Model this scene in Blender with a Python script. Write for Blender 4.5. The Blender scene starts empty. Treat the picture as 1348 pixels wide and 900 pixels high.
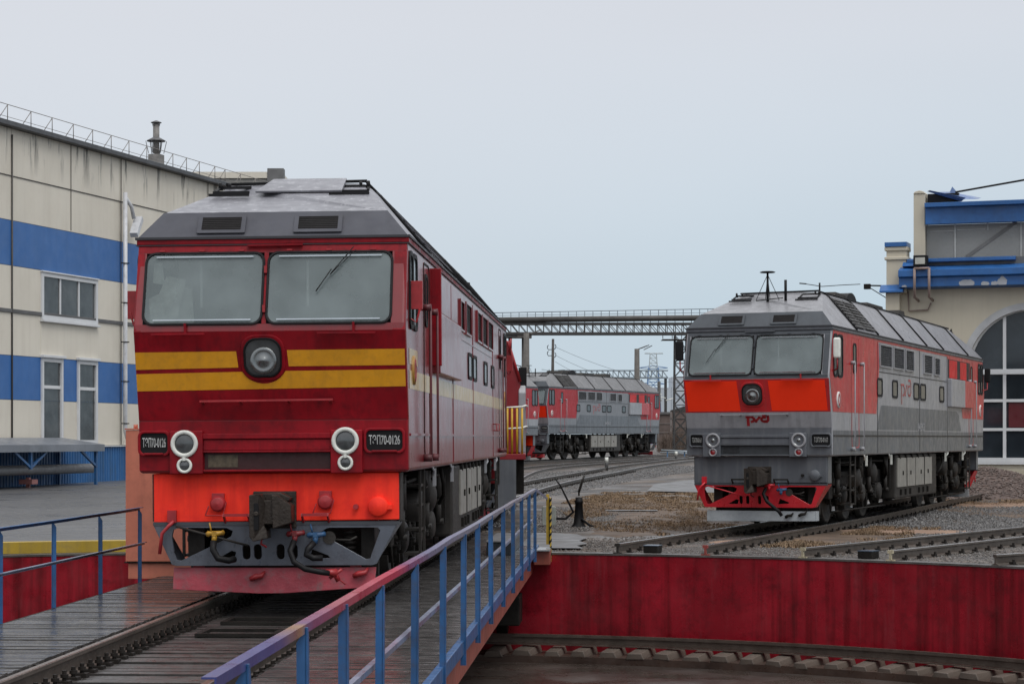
import bpy, bmesh, math, random
from mathutils import Vector, Matrix
random.seed(7)
scene = bpy.context.scene
COL = scene.collection
F, H, HV = 2816.5, 1.853, 576.1          # focal length in photo pixels, eye height, horizon row
sin, cos, pi = math.sin, math.cos, math.pi

# ------------------------------------------------------------------ materials
MATS = {}
def lin(c):
    return tuple((x/12.92 if x <= .04045 else ((x+.055)/1.055)**2.4) for x in c)
def mat(name, col, rough=.5, metal=0., var=.18, vs=1.5, dirt=0., dc=(.03,.026,.022), ds=5., streak=0., sc=None,
        ss=(5,5,.35), bump=0., bs=60., coat=0., spec=.5, wh=0., whc=(.55,.56,.58), rv=.12, emis=None, whs=(4,4,1.2)):
    if name in MATS: return MATS[name]
    m = bpy.data.materials.new(name); m.use_nodes = True
    nt = m.node_tree; N = nt.nodes; L = nt.links
    b = N['Principled BSDF']
    tc = N.new('ShaderNodeTexCoord')
    def noise(scale, detail=4, vec=None, rough=.55):
        n = N.new('ShaderNodeTexNoise'); n.inputs['Scale'].default_value = scale; n.inputs['Detail'].default_value = detail
        n.inputs['Roughness'].default_value = rough
        L.new(vec or tc.outputs['Object'], n.inputs['Vector']); return n.outputs['Fac']
    def mr(s, a, bb, c=0., d=1.):
        n = N.new('ShaderNodeMapRange'); n.inputs[1].default_value = a; n.inputs[2].default_value = bb
        n.inputs[3].default_value = c; n.inputs[4].default_value = d; L.new(s, n.inputs[0]); return n.outputs[0]
    def mix(fac, a, bb):
        n = N.new('ShaderNodeMix'); n.data_type = 'RGBA'
        if isinstance(fac, float): n.inputs[0].default_value = fac
        else: L.new(fac, n.inputs[0])
        for s, v in ((6, a), (7, bb)):
            if isinstance(v, tuple): n.inputs[s].default_value = (*v[:3], 1)
            else: L.new(v, n.inputs[s])
        return n.outputs[2]
    lo = tuple(max(0, c*(1-var)) for c in col); hi = tuple(min(1, c*(1+var)) for c in col)
    n1 = noise(vs, 5)
    c = mix(mr(n1, .3, .7), lo, hi)
    def mapping(s):
        mp = N.new('ShaderNodeMapping'); mp.inputs['Scale'].default_value = s
        L.new(tc.outputs['Object'], mp.inputs['Vector']); return mp.outputs[0]
    if streak:
        f = noise(1.6, 5, mapping(ss), .6)
        c = mix(mr(f, .47, .72, 0, streak), c, sc or dc)
    if wh:
        f = noise(2.2, 7, mapping(whs), .72)
        c = mix(mr(f, .54, .72, 0, wh), c, whc)
    if dirt:
        f = noise(ds, 8, None, .68)
        c = mix(mr(f, .48, .74, 0, dirt), c, dc)
    L.new(c, b.inputs['Base Color'])
    b.inputs['Metallic'].default_value = metal
    b.inputs['Specular IOR Level'].default_value = spec
    b.inputs['Coat Weight'].default_value = coat; b.inputs['Coat Roughness'].default_value = .12
    if rv:
        L.new(mr(noise(vs*3.1, 6), .3, .7, max(.03, rough-rv), min(1, rough+rv)), b.inputs['Roughness'])
    else: b.inputs['Roughness'].default_value = rough
    if bump:
        bn = N.new('ShaderNodeBump'); bn.inputs['Strength'].default_value = bump; bn.inputs['Distance'].default_value = .02
        L.new(noise(bs, 5), bn.inputs['Height']); L.new(bn.outputs[0], b.inputs['Normal'])
    if emis:
        b.inputs['Emission Color'].default_value = (*emis[0], 1); b.inputs['Emission Strength'].default_value = emis[1]
    MATS[name] = m
    return m

# ------------------------------------------------------------------ mesh builder
def ident(x, y, z): return (x, y, z)
class MB:
    def __init__(s, T=None):
        s.v = []; s.f = []; s.sm = []; s.T = T or ident; s.cuts = []
    def cut(s):
        s.cuts.append((len(s.v), len(s.f))); return s
    def add(s, vs, fs, smooth=False):
        o = len(s.v); s.v += [s.T(*p) for p in vs]
        for f in fs: s.f.append(tuple(i+o for i in f)); s.sm.append(smooth)
        return s
    def box(s, x0, x1, y0, y1, z0, z1):
        vs = [(x, y, z) for z in (z0, z1) for y in (y0, y1) for x in (x0, x1)]
        return s.add(vs, [(0,2,3,1),(4,5,7,6),(0,1,5,4),(2,6,7,3),(0,4,6,2),(1,3,7,5)])
    def beam(s, p, q, w, h=None, up=(0,0,1)):
        p = Vector(p); q = Vector(q); h = h or w
        d = (q-p).normalized(); u = Vector(up)
        if abs(d.dot(u)) > .98: u = Vector((1,0,0)) if abs(d.x) < .9 else Vector((0,1,0))
        a = d.cross(u).normalized(); b = a.cross(d).normalized()
        vs = [tuple(e + a*i*w/2 + b*j*h/2) for e in (p, q) for j in (-1,1) for i in (-1,1)]
        return s.add(vs, [(0,2,3,1),(4,5,7,6),(0,1,5,4),(2,6,7,3),(0,4,6,2),(1,3,7,5)])
    def cyl(s, p, q, r0, r1=None, n=12, cap=True):
        p = Vector(p); q = Vector(q); r1 = r0 if r1 is None else r1
        d = (q-p).normalized(); u = Vector((0,0,1))
        if abs(d.dot(u)) > .95: u = Vector((1,0,0))
        a = d.cross(u).normalized(); b = d.cross(a)
        vs = []
        for e, r in ((p, r0), (q, r1)):
            for i in range(n):
                t = 2*pi*i/n; vs.append(tuple(e + a*cos(t)*r + b*sin(t)*r))
        s.add(vs, [(i, (i+1) % n, n+(i+1) % n, n+i) for i in range(n)], True)
        if cap:
            s.add(vs[:n], [tuple(range(n))]); s.add(vs[n:], [tuple(range(n))])
        return s
    def tube(s, pts, r, n=8, cap=True):
        P = [Vector(p) for p in pts]; rs = r if isinstance(r, (list, tuple)) else [r]*len(P)
        vs = []; a = None
        for i, p in enumerate(P):
            d = (P[min(i+1, len(P)-1)] - P[max(i-1, 0)]).normalized()
            if a is None:
                u = Vector((0,0,1)) if abs(d.z) < .9 else Vector((1,0,0))
                a = d.cross(u).normalized()
            a = (a - d*a.dot(d)).normalized(); b = d.cross(a)
            for k in range(n):
                t = 2*pi*k/n; vs.append(tuple(p + (a*cos(t)+b*sin(t))*rs[i]))
        fs = [(i*n+k, i*n+(k+1) % n, (i+1)*n+(k+1) % n, (i+1)*n+k) for i in range(len(P)-1) for k in range(n)]
        s.add(vs, fs, True)
        if cap: s.add(vs[:n], [tuple(range(n))]); s.add(vs[-n:], [tuple(range(n))])
        return s
    def lathe(s, o, ax, prof, n=20):
        # prof: list of (radius, distance along ax)
        o = Vector(o); d = Vector(ax).normalized(); u = Vector((0,0,1))
        if abs(d.dot(u)) > .95: u = Vector((1,0,0))
        a = d.cross(u).normalized(); b = d.cross(a); vs = []
        for r, h in prof:
            for i in range(n):
                t = 2*pi*i/n; vs.append(tuple(o + d*h + (a*cos(t)+b*sin(t))*max(r, 1e-4)))
        fs = [(j*n+i, j*n+(i+1) % n, (j+1)*n+(i+1) % n, (j+1)*n+i) for j in range(len(prof)-1) for i in range(n)]
        return s.add(vs, fs, True)
    def prism(s, pts, m0, m1, smooth=False):
        # pts 2D; m0/m1 map (a,b)->3D for the back and the front cap
        n = len(pts); A = [m0(*p) for p in pts]; B = [m1(*p) for p in pts]
        s.add(A+B, [tuple(range(n)), tuple(range(n, 2*n))[::-1]]); s.add(A+B, [(i, (i+1) % n, n+(i+1) % n, n+i) for i in range(n)], smooth)
        return s
    def ring(s, outer, inner, m0, m1):
        n = len(outer)
        A = [m1(*p) for p in outer]; B = [m1(*p) for p in inner]; C = [m0(*p) for p in outer]; D = [m0(*p) for p in inner]
        vs = A+B+C+D
        fs = []
        for i in range(n):
            j = (i+1) % n
            fs += [(i, j, n+j, n+i), (i, 2*n+i, 2*n+j, j), (n+i, n+j, 3*n+j, 3*n+i)]
        return s.add(vs, fs)
    def build(s, name, m, parent=None, bev=0., seg=2, **tags):
        if s.cuts:                                                   # one object per marked piece
            cs = [(0,0)]+s.cuts+[(len(s.v), len(s.f))]; out = None
            for (va, fa), (vb, fb) in zip(cs, cs[1:]):
                if fb <= fa: continue
                q = MB(); q.v = s.v[va:vb]; q.f = [tuple(i-va for i in f) for f in s.f[fa:fb]]; q.sm = s.sm[fa:fb]
                out = q.build(name, m, parent, bev, seg, **tags)
            return out
        me = bpy.data.meshes.new(name); me.from_pydata(s.v, [], s.f)
        me.polygons.foreach_set('use_smooth', s.sm)
        me.materials.append(m)
        bm = bmesh.new(); bm.from_mesh(me)
        if bev or len(bm.verts) < 3000: bmesh.ops.remove_doubles(bm, verts=bm.verts, dist=1e-5)
        bmesh.ops.recalc_face_normals(bm, faces=bm.faces); bm.to_mesh(me); bm.free()
        o = bpy.data.objects.new(name, me); COL.objects.link(o); o.parent = parent
        if bev:
            md = o.modifiers.new('b', 'BEVEL'); md.width = bev; md.segments = seg; md.limit_method = 'ANGLE'; md.angle_limit = math.radians(28)
            md.harden_normals = False
        for k, v in tags.items(): o[k] = v
        return o
def rrect(x0, x1, z0, z1, r, n=5):
    pts = []
    for cx, cz, a0 in ((x1-r, z1-r, 0), (x0+r, z1-r, 90), (x0+r, z0+r, 180), (x1-r, z0+r, 270)):
        for i in range(n+1):
            a = math.radians(a0 + 90*i/n); pts.append((cx+r*cos(a), cz+r*sin(a)))
    return pts
def curve_mesh(loops, depth):
    """filled plate with holes in the XY plane, thickness depth centred on z=0 -> (verts, faces)"""
    cu = bpy.data.curves.new('t', 'CURVE'); cu.dimensions = '2D'; cu.fill_mode = 'BOTH'; cu.extrude = depth/2
    for lp in loops:
        sp = cu.splines.new('POLY'); sp.points.add(len(lp)-1); sp.use_cyclic_u = True
        for i, p in enumerate(lp): sp.points[i].co = (p[0], p[1], 0, 1)
    o = bpy.data.objects.new('t', cu); COL.objects.link(o)
    me = bpy.data.meshes.new_from_object(o.evaluated_get(bpy.context.evaluated_depsgraph_get()))
    vs = [tuple(v.co) for v in me.vertices]; fs = [tuple(p.vertices) for p in me.polygons]
    bpy.data.objects.remove(o); bpy.data.curves.remove(cu); bpy.data.meshes.remove(me)
    return vs, fs
def text_mesh(txt, w, h, depth=.004, off=.012):
    cu = bpy.data.curves.new('t', 'FONT'); cu.body = txt; cu.size = 1; cu.extrude = .01; cu.offset = off
    o = bpy.data.objects.new('t', cu); COL.objects.link(o)
    me = bpy.data.meshes.new_from_object(o.evaluated_get(bpy.context.evaluated_depsgraph_get()))
    vs = [tuple(v.co) for v in me.vertices]; fs = [tuple(p.vertices) for p in me.polygons]
    bpy.data.objects.remove(o); bpy.data.curves.remove(cu); bpy.data.meshes.remove(me)
    x0 = min(v[0] for v in vs); x1 = max(v[0] for v in vs); y0 = min(v[1] for v in vs); y1 = max(v[1] for v in vs)
    return [((v[0]-x0)/(x1-x0)*w - w/2, (v[1]-y0)/(y1-y0)*h - h/2, v[2]/.01*depth/2) for v in vs], fs
def thing(name, label, cat, loc=(0,0,0), rot=(0,0,0), group=None):
    o = bpy.data.objects.new(name, None); COL.objects.link(o); o.location = loc; o.rotation_euler = rot; o.empty_display_size = .3
    o['label'] = label; o['category'] = cat
    if group: o['group'] = group
    return o
def tag(o, label, cat, group=None):
    o['label'] = label; o['category'] = cat
    if group: o['group'] = group
    return o
def kids(o): return [c for c in bpy.data.objects if c.parent == o]
CH = {}
def copy_tree(src, loc, rot, label, skip=()):
    global CH
    CH = {}
    for c in bpy.data.objects:
        if c.parent: CH.setdefault(c.parent.name, []).append(c)
    r = src.copy(); COL.objects.link(r); r.location = loc; r.rotation_euler = rot; r['label'] = label
    for c in CH.get(src.name, []):
        if c.name.split('.')[0] in skip: continue
        d = c.copy(); COL.objects.link(d); d.parent = r
        for g in CH.get(c.name, []):
            if g.name.split('.')[0] in skip: continue
            e = g.copy(); COL.objects.link(e); e.parent = d
    return r
def at(u, v, Y):
    """a photo pixel on the plane at distance Y, as a world point"""
    return ((u-674)/F*Y, Y, H-(v-HV)/F*Y)

# palette
RED1 = mat('dark_red_paint', (.19,.006,.010), .30, var=.15, vs=1.1, dirt=.2, ds=7, dc=(.06,.006,.008), streak=.3, sc=(.12,.02,.024), ss=(7,1.6,.4), coat=.38, spec=.5, rv=.04)
RED1F = mat('dark_red_front_paint', (.23,.004,.010), .46, var=.28, vs=1.3, dirt=.7, ds=6, bump=.05, bs=4, dc=(.07,.004,.008), streak=.5, sc=(.10,.004,.008), ss=(7,7,.35), spec=.22)
YEL = mat('ochre_stripe_paint', (.68,.30,.006), .55, var=.1, vs=3, dirt=.3, ds=14, dc=(.22,.12,.02), streak=.2)
YEL2 = mat('pale_stripe_paint', (.5,.36,.16), .42, var=.15, vs=2, dirt=.3, ds=9, dc=(.25,.18,.1), coat=.4)  # paler, greyer yellow for the side stripes
NEON = mat('signal_orange_paint', (1.0,.04,.018), .6, var=.12, vs=3, dirt=.5, ds=5, dc=(.6,.012,.014), streak=.45, sc=(.55,.012,.012), spec=.25)
NEON2 = mat('signal_orange_panel', (1.0,.038,.006), .6, var=.05, vs=3, dirt=.2, ds=20, dc=(.8,.03,.01), spec=.25)
RED2 = mat('rail_red_paint', (.47,.018,.022), .38, var=.15, vs=1.2, dirt=.4, ds=6, dc=(.2,.03,.03), streak=.45, sc=(.27,.06,.06), ss=(6,2.2,.4), coat=.25)
GRY2 = mat('light_grey_paint', (.30,.305,.325), .4, var=.12, vs=1.5, dirt=.4, ds=6, dc=(.12,.12,.125), streak=.45, sc=(.14,.143,.15), ss=(6,2.5,.3), coat=.2)
DGR2 = mat('dark_grey_paint', (.095,.105,.12), .42, var=.18, vs=1.5, dirt=.4, ds=6, dc=(.05,.052,.055), streak=.6, sc=(.16,.17,.18), ss=(5,2.2,.3), coat=.2)
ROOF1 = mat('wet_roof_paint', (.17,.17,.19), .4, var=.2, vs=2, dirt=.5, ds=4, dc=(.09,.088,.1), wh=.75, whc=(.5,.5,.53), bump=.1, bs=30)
FASC = mat('roof_fascia_paint', (.062,.064,.078), .55, spec=.3, var=.15, vs=2, dirt=.4, ds=7, dc=(.06,.06,.07), streak=.3)
ROOF2 = mat('grey_roof_paint', (.185,.185,.197), .38, var=.18, vs=2, dirt=.45, ds=3, dc=(.13,.128,.13), streak=.5, sc=(.15,.15,.155), wh=.25, bump=.08, bs=30)
BLK = mat('black_rubber', (.007,.007,.008), .6, var=.2, rv=.1, spec=.25)
UND = mat('oily_underframe_steel', (.014,.0125,.011), .6, metal=.0, spec=.14, var=.35, vs=4, dirt=.5, ds=9, dc=(.02,.018,.016), bump=.3, bs=40)
UND2 = mat('worn_underframe_steel', (.033,.030,.027), .55, metal=.05, spec=.25, var=.3, vs=4, dirt=.5, ds=9, dc=(.03,.027,.024), bump=.2, bs=40)
TANK = mat('grey_box_doors', (.26,.25,.225), .5, var=.15, vs=2, dirt=.5, ds=6, dc=(.1,.095,.085), streak=.4, sc=(.12,.11,.1))
CPL = mat('greasy_coupler_steel', (.032,.025,.020), .5, metal=.1, spec=.3, var=.3, vs=8, dirt=.5, ds=14, dc=(.02,.016,.014), bump=.5, bs=30)
PLG = mat('plough_grey_paint', (.12,.135,.165), .35, var=.2, vs=3, dirt=.6, ds=6, dc=(.06,.06,.065), streak=.4, coat=.3, bump=.15, bs=25)
PLGR = mat('plough_red_paint', (.55,.018,.03), .35, var=.15, vs=3, dirt=.3, ds=8, dc=(.25,.01,.015), coat=.3)
PLATE1 = mat('scraped_red_plate', (.36,.05,.07), .5, var=.2, vs=3, dirt=.75, ds=7, dc=(.16,.13,.13), streak=.3, sc=(.2,.03,.04), bump=.4, bs=14)
PLATE2 = mat('white_grey_plate', (.33,.36,.38), .5, var=.1, vs=3, dirt=.4, ds=9, dc=(.16,.17,.18), bump=.2, bs=20)
WHT = mat('white_enamel', (.68,.69,.64), .45, var=.08, vs=6, dirt=.3, ds=20, dc=(.3,.3,.28))
LRED = mat('chassis_red_detail', (.32,.02,.025), .45, var=.2, vs=6, dirt=.4, ds=16, dc=(.07,.01,.01))
HLR = mat('headlight_bowl', (.22,.23,.23), .22, metal=.9, var=.2, rv=.05)
CHR = mat('silver_reflector', (.7,.72,.74), .16, metal=1, var=.1, rv=.05)
LENS = mat('dark_lamp_glass', (.055,.06,.062), .14, var=.3, vs=9, rv=.04, coat=1)
LENSR = mat('red_lamp_glass', (.25,.01,.015), .12, var=.3, rv=.04, coat=1)
WIN = mat('dark_window_glass', (.035,.042,.045), .1, var=.4, vs=2.5, rv=.04, dirt=.3, ds=3, dc=(.1,.11,.11))
LOUV = mat('dark_louvre', (.018,.016,.016), .6, var=.3)
BLU = mat('blue_rail_paint', (.018,.090,.235), .42, var=.25, vs=3, dirt=.6, ds=9, dc=(.06,.045,.05), coat=.15, streak=.3, sc=(.02,.06,.14))
DGRW = mat('dark_grey_surround_paint', (.062,.07,.08), .5, var=.12, vs=2, dirt=.3, ds=7, dc=(.04,.04,.045), streak=.3, spec=.3)
def dusty_glass():
    m = bpy.data.materials.new('dusty_windscreen_glass'); m.use_nodes = True; nt = m.node_tree; N = nt.nodes; L = nt.links
    b = N['Principled BSDF']; out = N['Material Output']
    b.inputs['Base Color'].default_value = (.20,.245,.25,1); b.inputs['Roughness'].default_value = .12; b.inputs['Specular IOR Level'].default_value = .8
    t = N.new('ShaderNodeBsdfTransparent'); t.inputs[0].default_value = (.8,.86,.87,1)
    mx = N.new('ShaderNodeMixShader'); n = N.new('ShaderNodeTexNoise'); n.inputs['Scale'].default_value = 1.7; n.inputs['Detail'].default_value = 6
    tc = N.new('ShaderNodeTexCoord'); L.new(tc.outputs['Object'], n.inputs['Vector'])
    r = N.new('ShaderNodeMapRange'); r.inputs[1].default_value = .3; r.inputs[2].default_value = .7; r.inputs[3].default_value = .46; r.inputs[4].default_value = .68
    L.new(n.outputs['Fac'], r.inputs[0]); L.new(r.outputs[0], mx.inputs[0]); L.new(t.outputs[0], mx.inputs[1]); L.new(b.outputs[0], mx.inputs[2])
    L.new(mx.outputs[0], out.inputs['Surface']); return m
GLASS = dusty_glass()
# ------------------------------------------------------------------ the mainline diesel locomotive (two-cab, six axle)
LB = 20.27; HW = 1.54
PROF = [(1.46,-.05),(2.05,-.06),(3.05,-.30),(3.13,-.29),(3.95,-.03),(4.05,0.)]
def fy(z):
    if z <= PROF[0][0]: return PROF[0][1]
    for (a, p), (b, q) in zip(PROF, PROF[1:]):
        if z <= b: return p + (q-p)*(z-a)/(b-a)
    return 0.
def fpx(u, v):            # photo pixel on the first locomotive's front -> (x, z) on its face
    x = (u-360.3)/116.6; return max(-1.527, min(1.527, x)), H + (HV-v)/116.6 - .007*x
def endT(e):
    return (lambda x, y, z: (x, y, z)) if e == 0 else (lambda x, y, z: (-x, LB-y, z))
def on(off): return lambda x, z: (x, fy(z)-off, z)
def strokes(mb, lines, w, M):
    """flat ribbons for lettering; lines of 2D points"""
    for ln, ww in lines:
        for i in range(len(ln)-1):
            a = Vector((*ln[i], 0)); b = Vector((*ln[i+1], 0)); d = (b-a).normalized(); n = Vector((-d.y, d.x, 0))*ww*w/2; e = d*ww*w*.25
            q = [a-e+n, b+e+n, b+e-n, a-e-n]
            o = len(mb.v); mb.add([M(p.x, p.y) for p in q], [(0,1,2,3)])
def arc(cx, cy, rx, ry, a0, a1, n=10):
    return [(cx+rx*cos(math.radians(a0+(a1-a0)*i/n)), cy+ry*sin(math.radians(a0+(a1-a0)*i/n))) for i in range(n+1)]
LOGO = [([(0,.78),(.62,.78)],1.), ([(.17,.78),(.17,0)],1.3), ([(.55,.78),(.72,.62),(.72,.5),(.6,.38),(.45,.34)],1.15),
        ([(.82,.36),(1.22,.76)],1.1), ([(.80,.36),(.95,.36)],.9), ([(1.12,.77),(1.28,.77)],.9),
        (arc(1.62,.56,.24,.20,60,300),1.1), ([(1.62,.36),(1.85,.36),(1.97,.48),(1.97,.82),(1.86,.98),(1.5,.98)],1.2)]
def build_loco(name, label, sch, number):
    R = thing(name, label, 'locomotive')
    one = sch == 1
    body = RED1 if one else GRY2
    front_low = RED1F if one else DGR2
    # --- body shell: grid of rows (z) and columns (x), holes for windscreens at both ends
    cols = [-HW,-1.43,-.085,-.035,1.37,HW]; rows = [p[0] for p in PROF]
    mb = MB()
    V = []
    for z, y in PROF:
        V.append([(x, y, z) for x in cols])
    vs = []; idx = {}
    for j, row in enumerate(V):
        for i, p in enumerate(row):
            idx[(0,i,j)] = len(vs); vs.append(p)
            idx[(1,i,j)] = len(vs); vs.append((-p[0], LB-p[1], p[2]))
    nc = len(cols); fs = []
    for e in (0,1):
        for j in range(len(rows)-1):
            for i in range(nc-1):
                if rows[j] == 3.13 and i in (1,3): continue
                fs.append((idx[(e,i,j)], idx[(e,i+1,j)], idx[(e,i+1,j+1)], idx[(e,i,j+1)]))
    for j in range(len(rows)-1):
        fs.append((idx[(0,0,j)], idx[(0,0,j+1)], idx[(1,nc-1,j+1)], idx[(1,nc-1,j)]))
        fs.append((idx[(0,nc-1,j)], idx[(1,0,j)], idx[(1,0,j+1)], idx[(0,nc-1,j+1)]))
    fs.append(tuple(idx[(0,i,0)] for i in range(nc)) + tuple(idx[(1,i,0)] for i in range(nc)))
    mb.add(vs, fs)
    B = mb.build('body', body, R, bev=.045, seg=3)
    # roof
    eq = [(HW,4.13),(.92,4.87),(.82,4.945),(0,4.96)]
    prof = [(x, z) for x, z in eq] + [(-x, z) for x, z in eq[-2::-1]]
    mb = MB(); y0, y1 = 1.9, LB-1.9
    n = len(prof)
    mb.add([(x, y0, z) for x, z in prof]+[(x, y1, z) for x, z in prof], [(i, i+1, n+i+1, n+i) for i in range(n-1)])
    for T in (endT(0), endT(1)):
        g = MB(T); E0 = [(-HW,.0,4.13),(HW,.0,4.13)]; E1 = [(-1.285,.22,4.43),(1.285,.22,4.43)]; E2 = [(x, 1.9, z) for x, z in reversed(prof[1:-1])]
        vs = E0+E1+E2+[(-HW,1.9,4.13),(HW,1.9,4.13)]; k = 4+len(E2)
        g.add(vs, [(2,3)+tuple(range(k-1, 3, -1)), (0,2,4,k), (1,k+1,k-1,3)])
        o = len(mb.v); mb.v += g.v; mb.f += [tuple(i+o for i in f) for f in g.f]; mb.sm += g.sm
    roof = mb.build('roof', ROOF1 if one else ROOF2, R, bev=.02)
    mb = MB()
    for e in (0,1):
        mb.T = endT(e); mb.cut()
        mb.add([(-HW-.004,-.006,4.125),(HW+.004,-.006,4.125),(1.287,.216,4.434),(-1.287,.216,4.434)], [(0,1,2,3)])
    mb.build('roof_fascia', FASC if one else DGRW, R)
    mb = MB(); mb.box(-HW-.012, HW+.012, -.012, LB+.012, 4.05, 4.105); mb.build('cornice', RED1F if one else DGR2, R, bev=.006); mb = MB(); mb.box(-HW-.028, HW+.028, -.028, LB+.028, 4.107, 4.135); mb.box(-HW-.02, HW+.02, -.02, LB+.02, 4.038, 4.048); mb.build('gutter', mat('dark_gutter', (.03,.031,.036), .5), R)
    mb = MB()                                                        # black roof ribs
    ribs = [2.42,4.75,7.78,10.98,13.49,17.56]
    if one: ribs = [LB-r for r in ribs][::-1]
    for y in ribs:
        mb.tube([(x*1.008, y, z+.012) for x, z in prof], .022, 6)
    for x in (-.86,.86): mb.tube([(x, 1.85, 4.95), (x, LB-1.85, 4.95)], .018, 6)
    mb.tube([(-.86,1.85,4.95),(.86,1.85,4.97)], .02, 6)
    mb.build('roof_ribs', BLK, R)
    for (ya, yb) in ((ribs[0], ribs[1]),):                            # slatted section of the roof
        for s in (1,-1):
            mb = MB()
            for k in range(9):
                t = (k+.5)/9; x = HW-.04-(HW-.97)*t; z = 4.17+.66*t
                for (a, b) in ((ya+.08, (ya+yb)/2-.04), ((ya+yb)/2+.04, yb-.08)):
                    mb.beam((s*(x+.03), a, z+.035), (s*(x+.03), b, z+.035), .07, .012, up=(s*.55,0,.83) if k % 2 else (s*.75,0,.66))
            mb.build('roof_louvre', FASC if one else UND2, R)
    # roof top clutter
    mb = MB()
    for y, w, l, h in ((5.6,.5,1.3,.14),(9.4,.55,2.2,.10),(13.2,.5,1.0,.16)):
        mb.cut().prism([(y-l/2,4.98),(y-l/2+.15,5.02+h),(y+l/2-.15,5.02+h),(y+l/2,4.98)], lambda a, b: (-w, a, b), lambda a, b: (w, a, b))
    mb.build('roof_vent', UND2, R, bev=.01)
    if not one:
        mb = MB(); mb.prism([(6.0+.62*(1-cos(pi*i/10)), 4.93+.30*sin(pi*i/10)) for i in range(11)], lambda a, b: (-.1, a, b), lambda a, b: (.55, a, b)); mb.build('exhaust_hood', BLK, R)
        mb = MB(); mb.cyl((-.12,1.25,4.72),(-.12,1.25,5.36),.03,.022,8); mb.lathe((-.12,1.25,5.35),(0,0,1),[(.15,-.015),(.17,.0),(.13,.015),(.02,.02)],14)
        for a_ in range(4): mb.tube([(-.12,1.25,5.3),(-.12+.25*cos(a_*1.57+.4),1.25+.2*sin(a_*1.57+.4),4.76)],.007,4)
        mb.beam((-.34,1.1,4.74),(.2,1.3,4.80),.02); mb.build('antenna_mast', BLK, R)
        mb = MB(); mb.cyl((.28,1.2,4.73),(.28,1.2,5.17),.03,.03,8); mb.build('antenna_rod', BLK, R)
        mb = MB(); mb.tube([(.55,1.8,5.12),(.9,1.9,5.06),(1.3,2.2,5.1),(1.62,2.4,5.12)],.008,4); mb.cyl((.45,1.75,5.13),(.58,1.82,5.12),.014,.014,6); mb.tube([(.85,1.9,4.93),(.85,1.9,5.14)],.02,5); mb.build('aerial_wire', BLK, R)
    for e in (0,1):
        T = endT(e)
        # front-slope hatches
        def S(x, t, off=0.):                                         # point on sloping roof front, t 0..1
            y = .22+1.68*t; z = 4.43+.5*t; return (x, y-off*.29, z+off*.96)
        if one or e == 1:
            mb = MB(T)
            mb.add([S(-.42,.66,.02),S(.62,.66,.02),S(.60,1.04,.03),S(-.30,1.04,.03),S(-.42,.66,.045),S(.62,.66,.045),S(.60,1.04,.075),S(-.30,1.04,.075)],
                   [(0,1,2,3),(4,5,6,7),(0,1,5,4),(1,2,6,5),(2,3,7,6),(3,0,4,7)])
            mb.build('roof_hatch', ROOF1 if one else ROOF2, R, bev=.006)
        for sx in (-1,1):
            mb = MB(T)
            for tt, w in ((.60,.24),(.69,.22),(.88,.19)):
                mb.beam(S(sx*.72-w, tt, .02), S(sx*.72+w, tt, .02), .04, .03)
            mb.beam(S(sx*.72-.19,.88,.02), S(sx*.72-.19,.72,.02), .03, .02); mb.beam(S(sx*.9,.9,.02), S(sx*.92,.74,.02), .03, .02)
            mb.cyl(S(sx*.9,.86,.0), S(sx*.9,.86,.09), .03, .02); mb.cyl(S(sx*.80,.9,.0), S(sx*.80,.9,.07), .02)
            mb.build('roof_step', BLK, R)
            # fascia vent grille
            cx = -.595 if sx < 0 else .51; w = .275
            def G(x, q, off): return (x, .215*q-.012-off*.8, 4.13+.30*q+off*.55)
            g = MB(T)
            g.ring(rrect(cx-w, cx+w, .14, .86, .02, 2), rrect(cx-w+.05, cx+w-.05, .26, .76, .01, 2), lambda a, b: G(a, b, 0), lambda a, b: G(a, b, .018))
            fr = g.build('grille_frame', FASC if one else DGRW, R)
            g = MB(T); g.add([G(cx-w+.04,.22,.008),G(cx+w-.04,.22,.008),G(cx+w-.04,.8,.008),G(cx-w+.04,.8,.008)], [(0,1,2,3)])
            for k in range(7):
                q = .28+.075*k; g.add([G(cx-w+.05,q,.010),G(cx+w-.05,q,.010),G(cx+w-.05,q+.03,.022),G(cx-w+.05,q+.03,.022)], [(0,1,2,3)])
            g.build('mesh', LOUV, fr)
        # windscreens
        for (x0, x1) in ((-1.43,-.085),(-.035,1.37)):
            g = MB(T)
            g.ring(rrect(x0-.012, x1+.012, 3.118, 3.962, .12), rrect(x0+.016, x1-.016, 3.146, 3.934, .10), on(-.01), on(.024))
            fr = g.build('windscreen_frame', BLK, R, bev=.008, seg=1)
            g = MB(T); g.ring(rrect(x0-.0, x1+.0, 3.13, 3.95, .11), rrect(x0+.018, x1-.018, 3.148, 3.932, .1), on(.02), on(.036))
            g = MB(T); g.beam((x0+.12, fy(3.175)-.03, 3.178), (x1-.12, fy(3.175)-.03, 3.178), .012, .014); g.cut().beam((x0+.12, fy(3.905)-.03, 3.903), (x1-.12, fy(3.905)-.03, 3.903), .012, .012)
            g.build('trim', CHR, fr)
            g = MB(T); P = rrect(x0+.01, x1-.01, 3.14, 3.94, .1); g.add([on(.006)(*p) for p in P], [tuple(range(len(P)))]); g.build('glass', GLASS, fr)
            c = (x0+x1)/2-(.1 if x0 < -1 else .3)
            g = MB(T); g.box(c-.012, c+.012, .20, .225, 3.35, 3.92); g.build('pillar_reflection_bar', WHT, fr)  # thin pale bar put in as a pillar's reflection in the windscreen
        g = MB(T)                                                     # cab interior
        iz0, iz1 = 2.72, 4.03
        x0, x1, ya, yb = -HW+.03, HW-.03, -.02, 2.0
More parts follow.
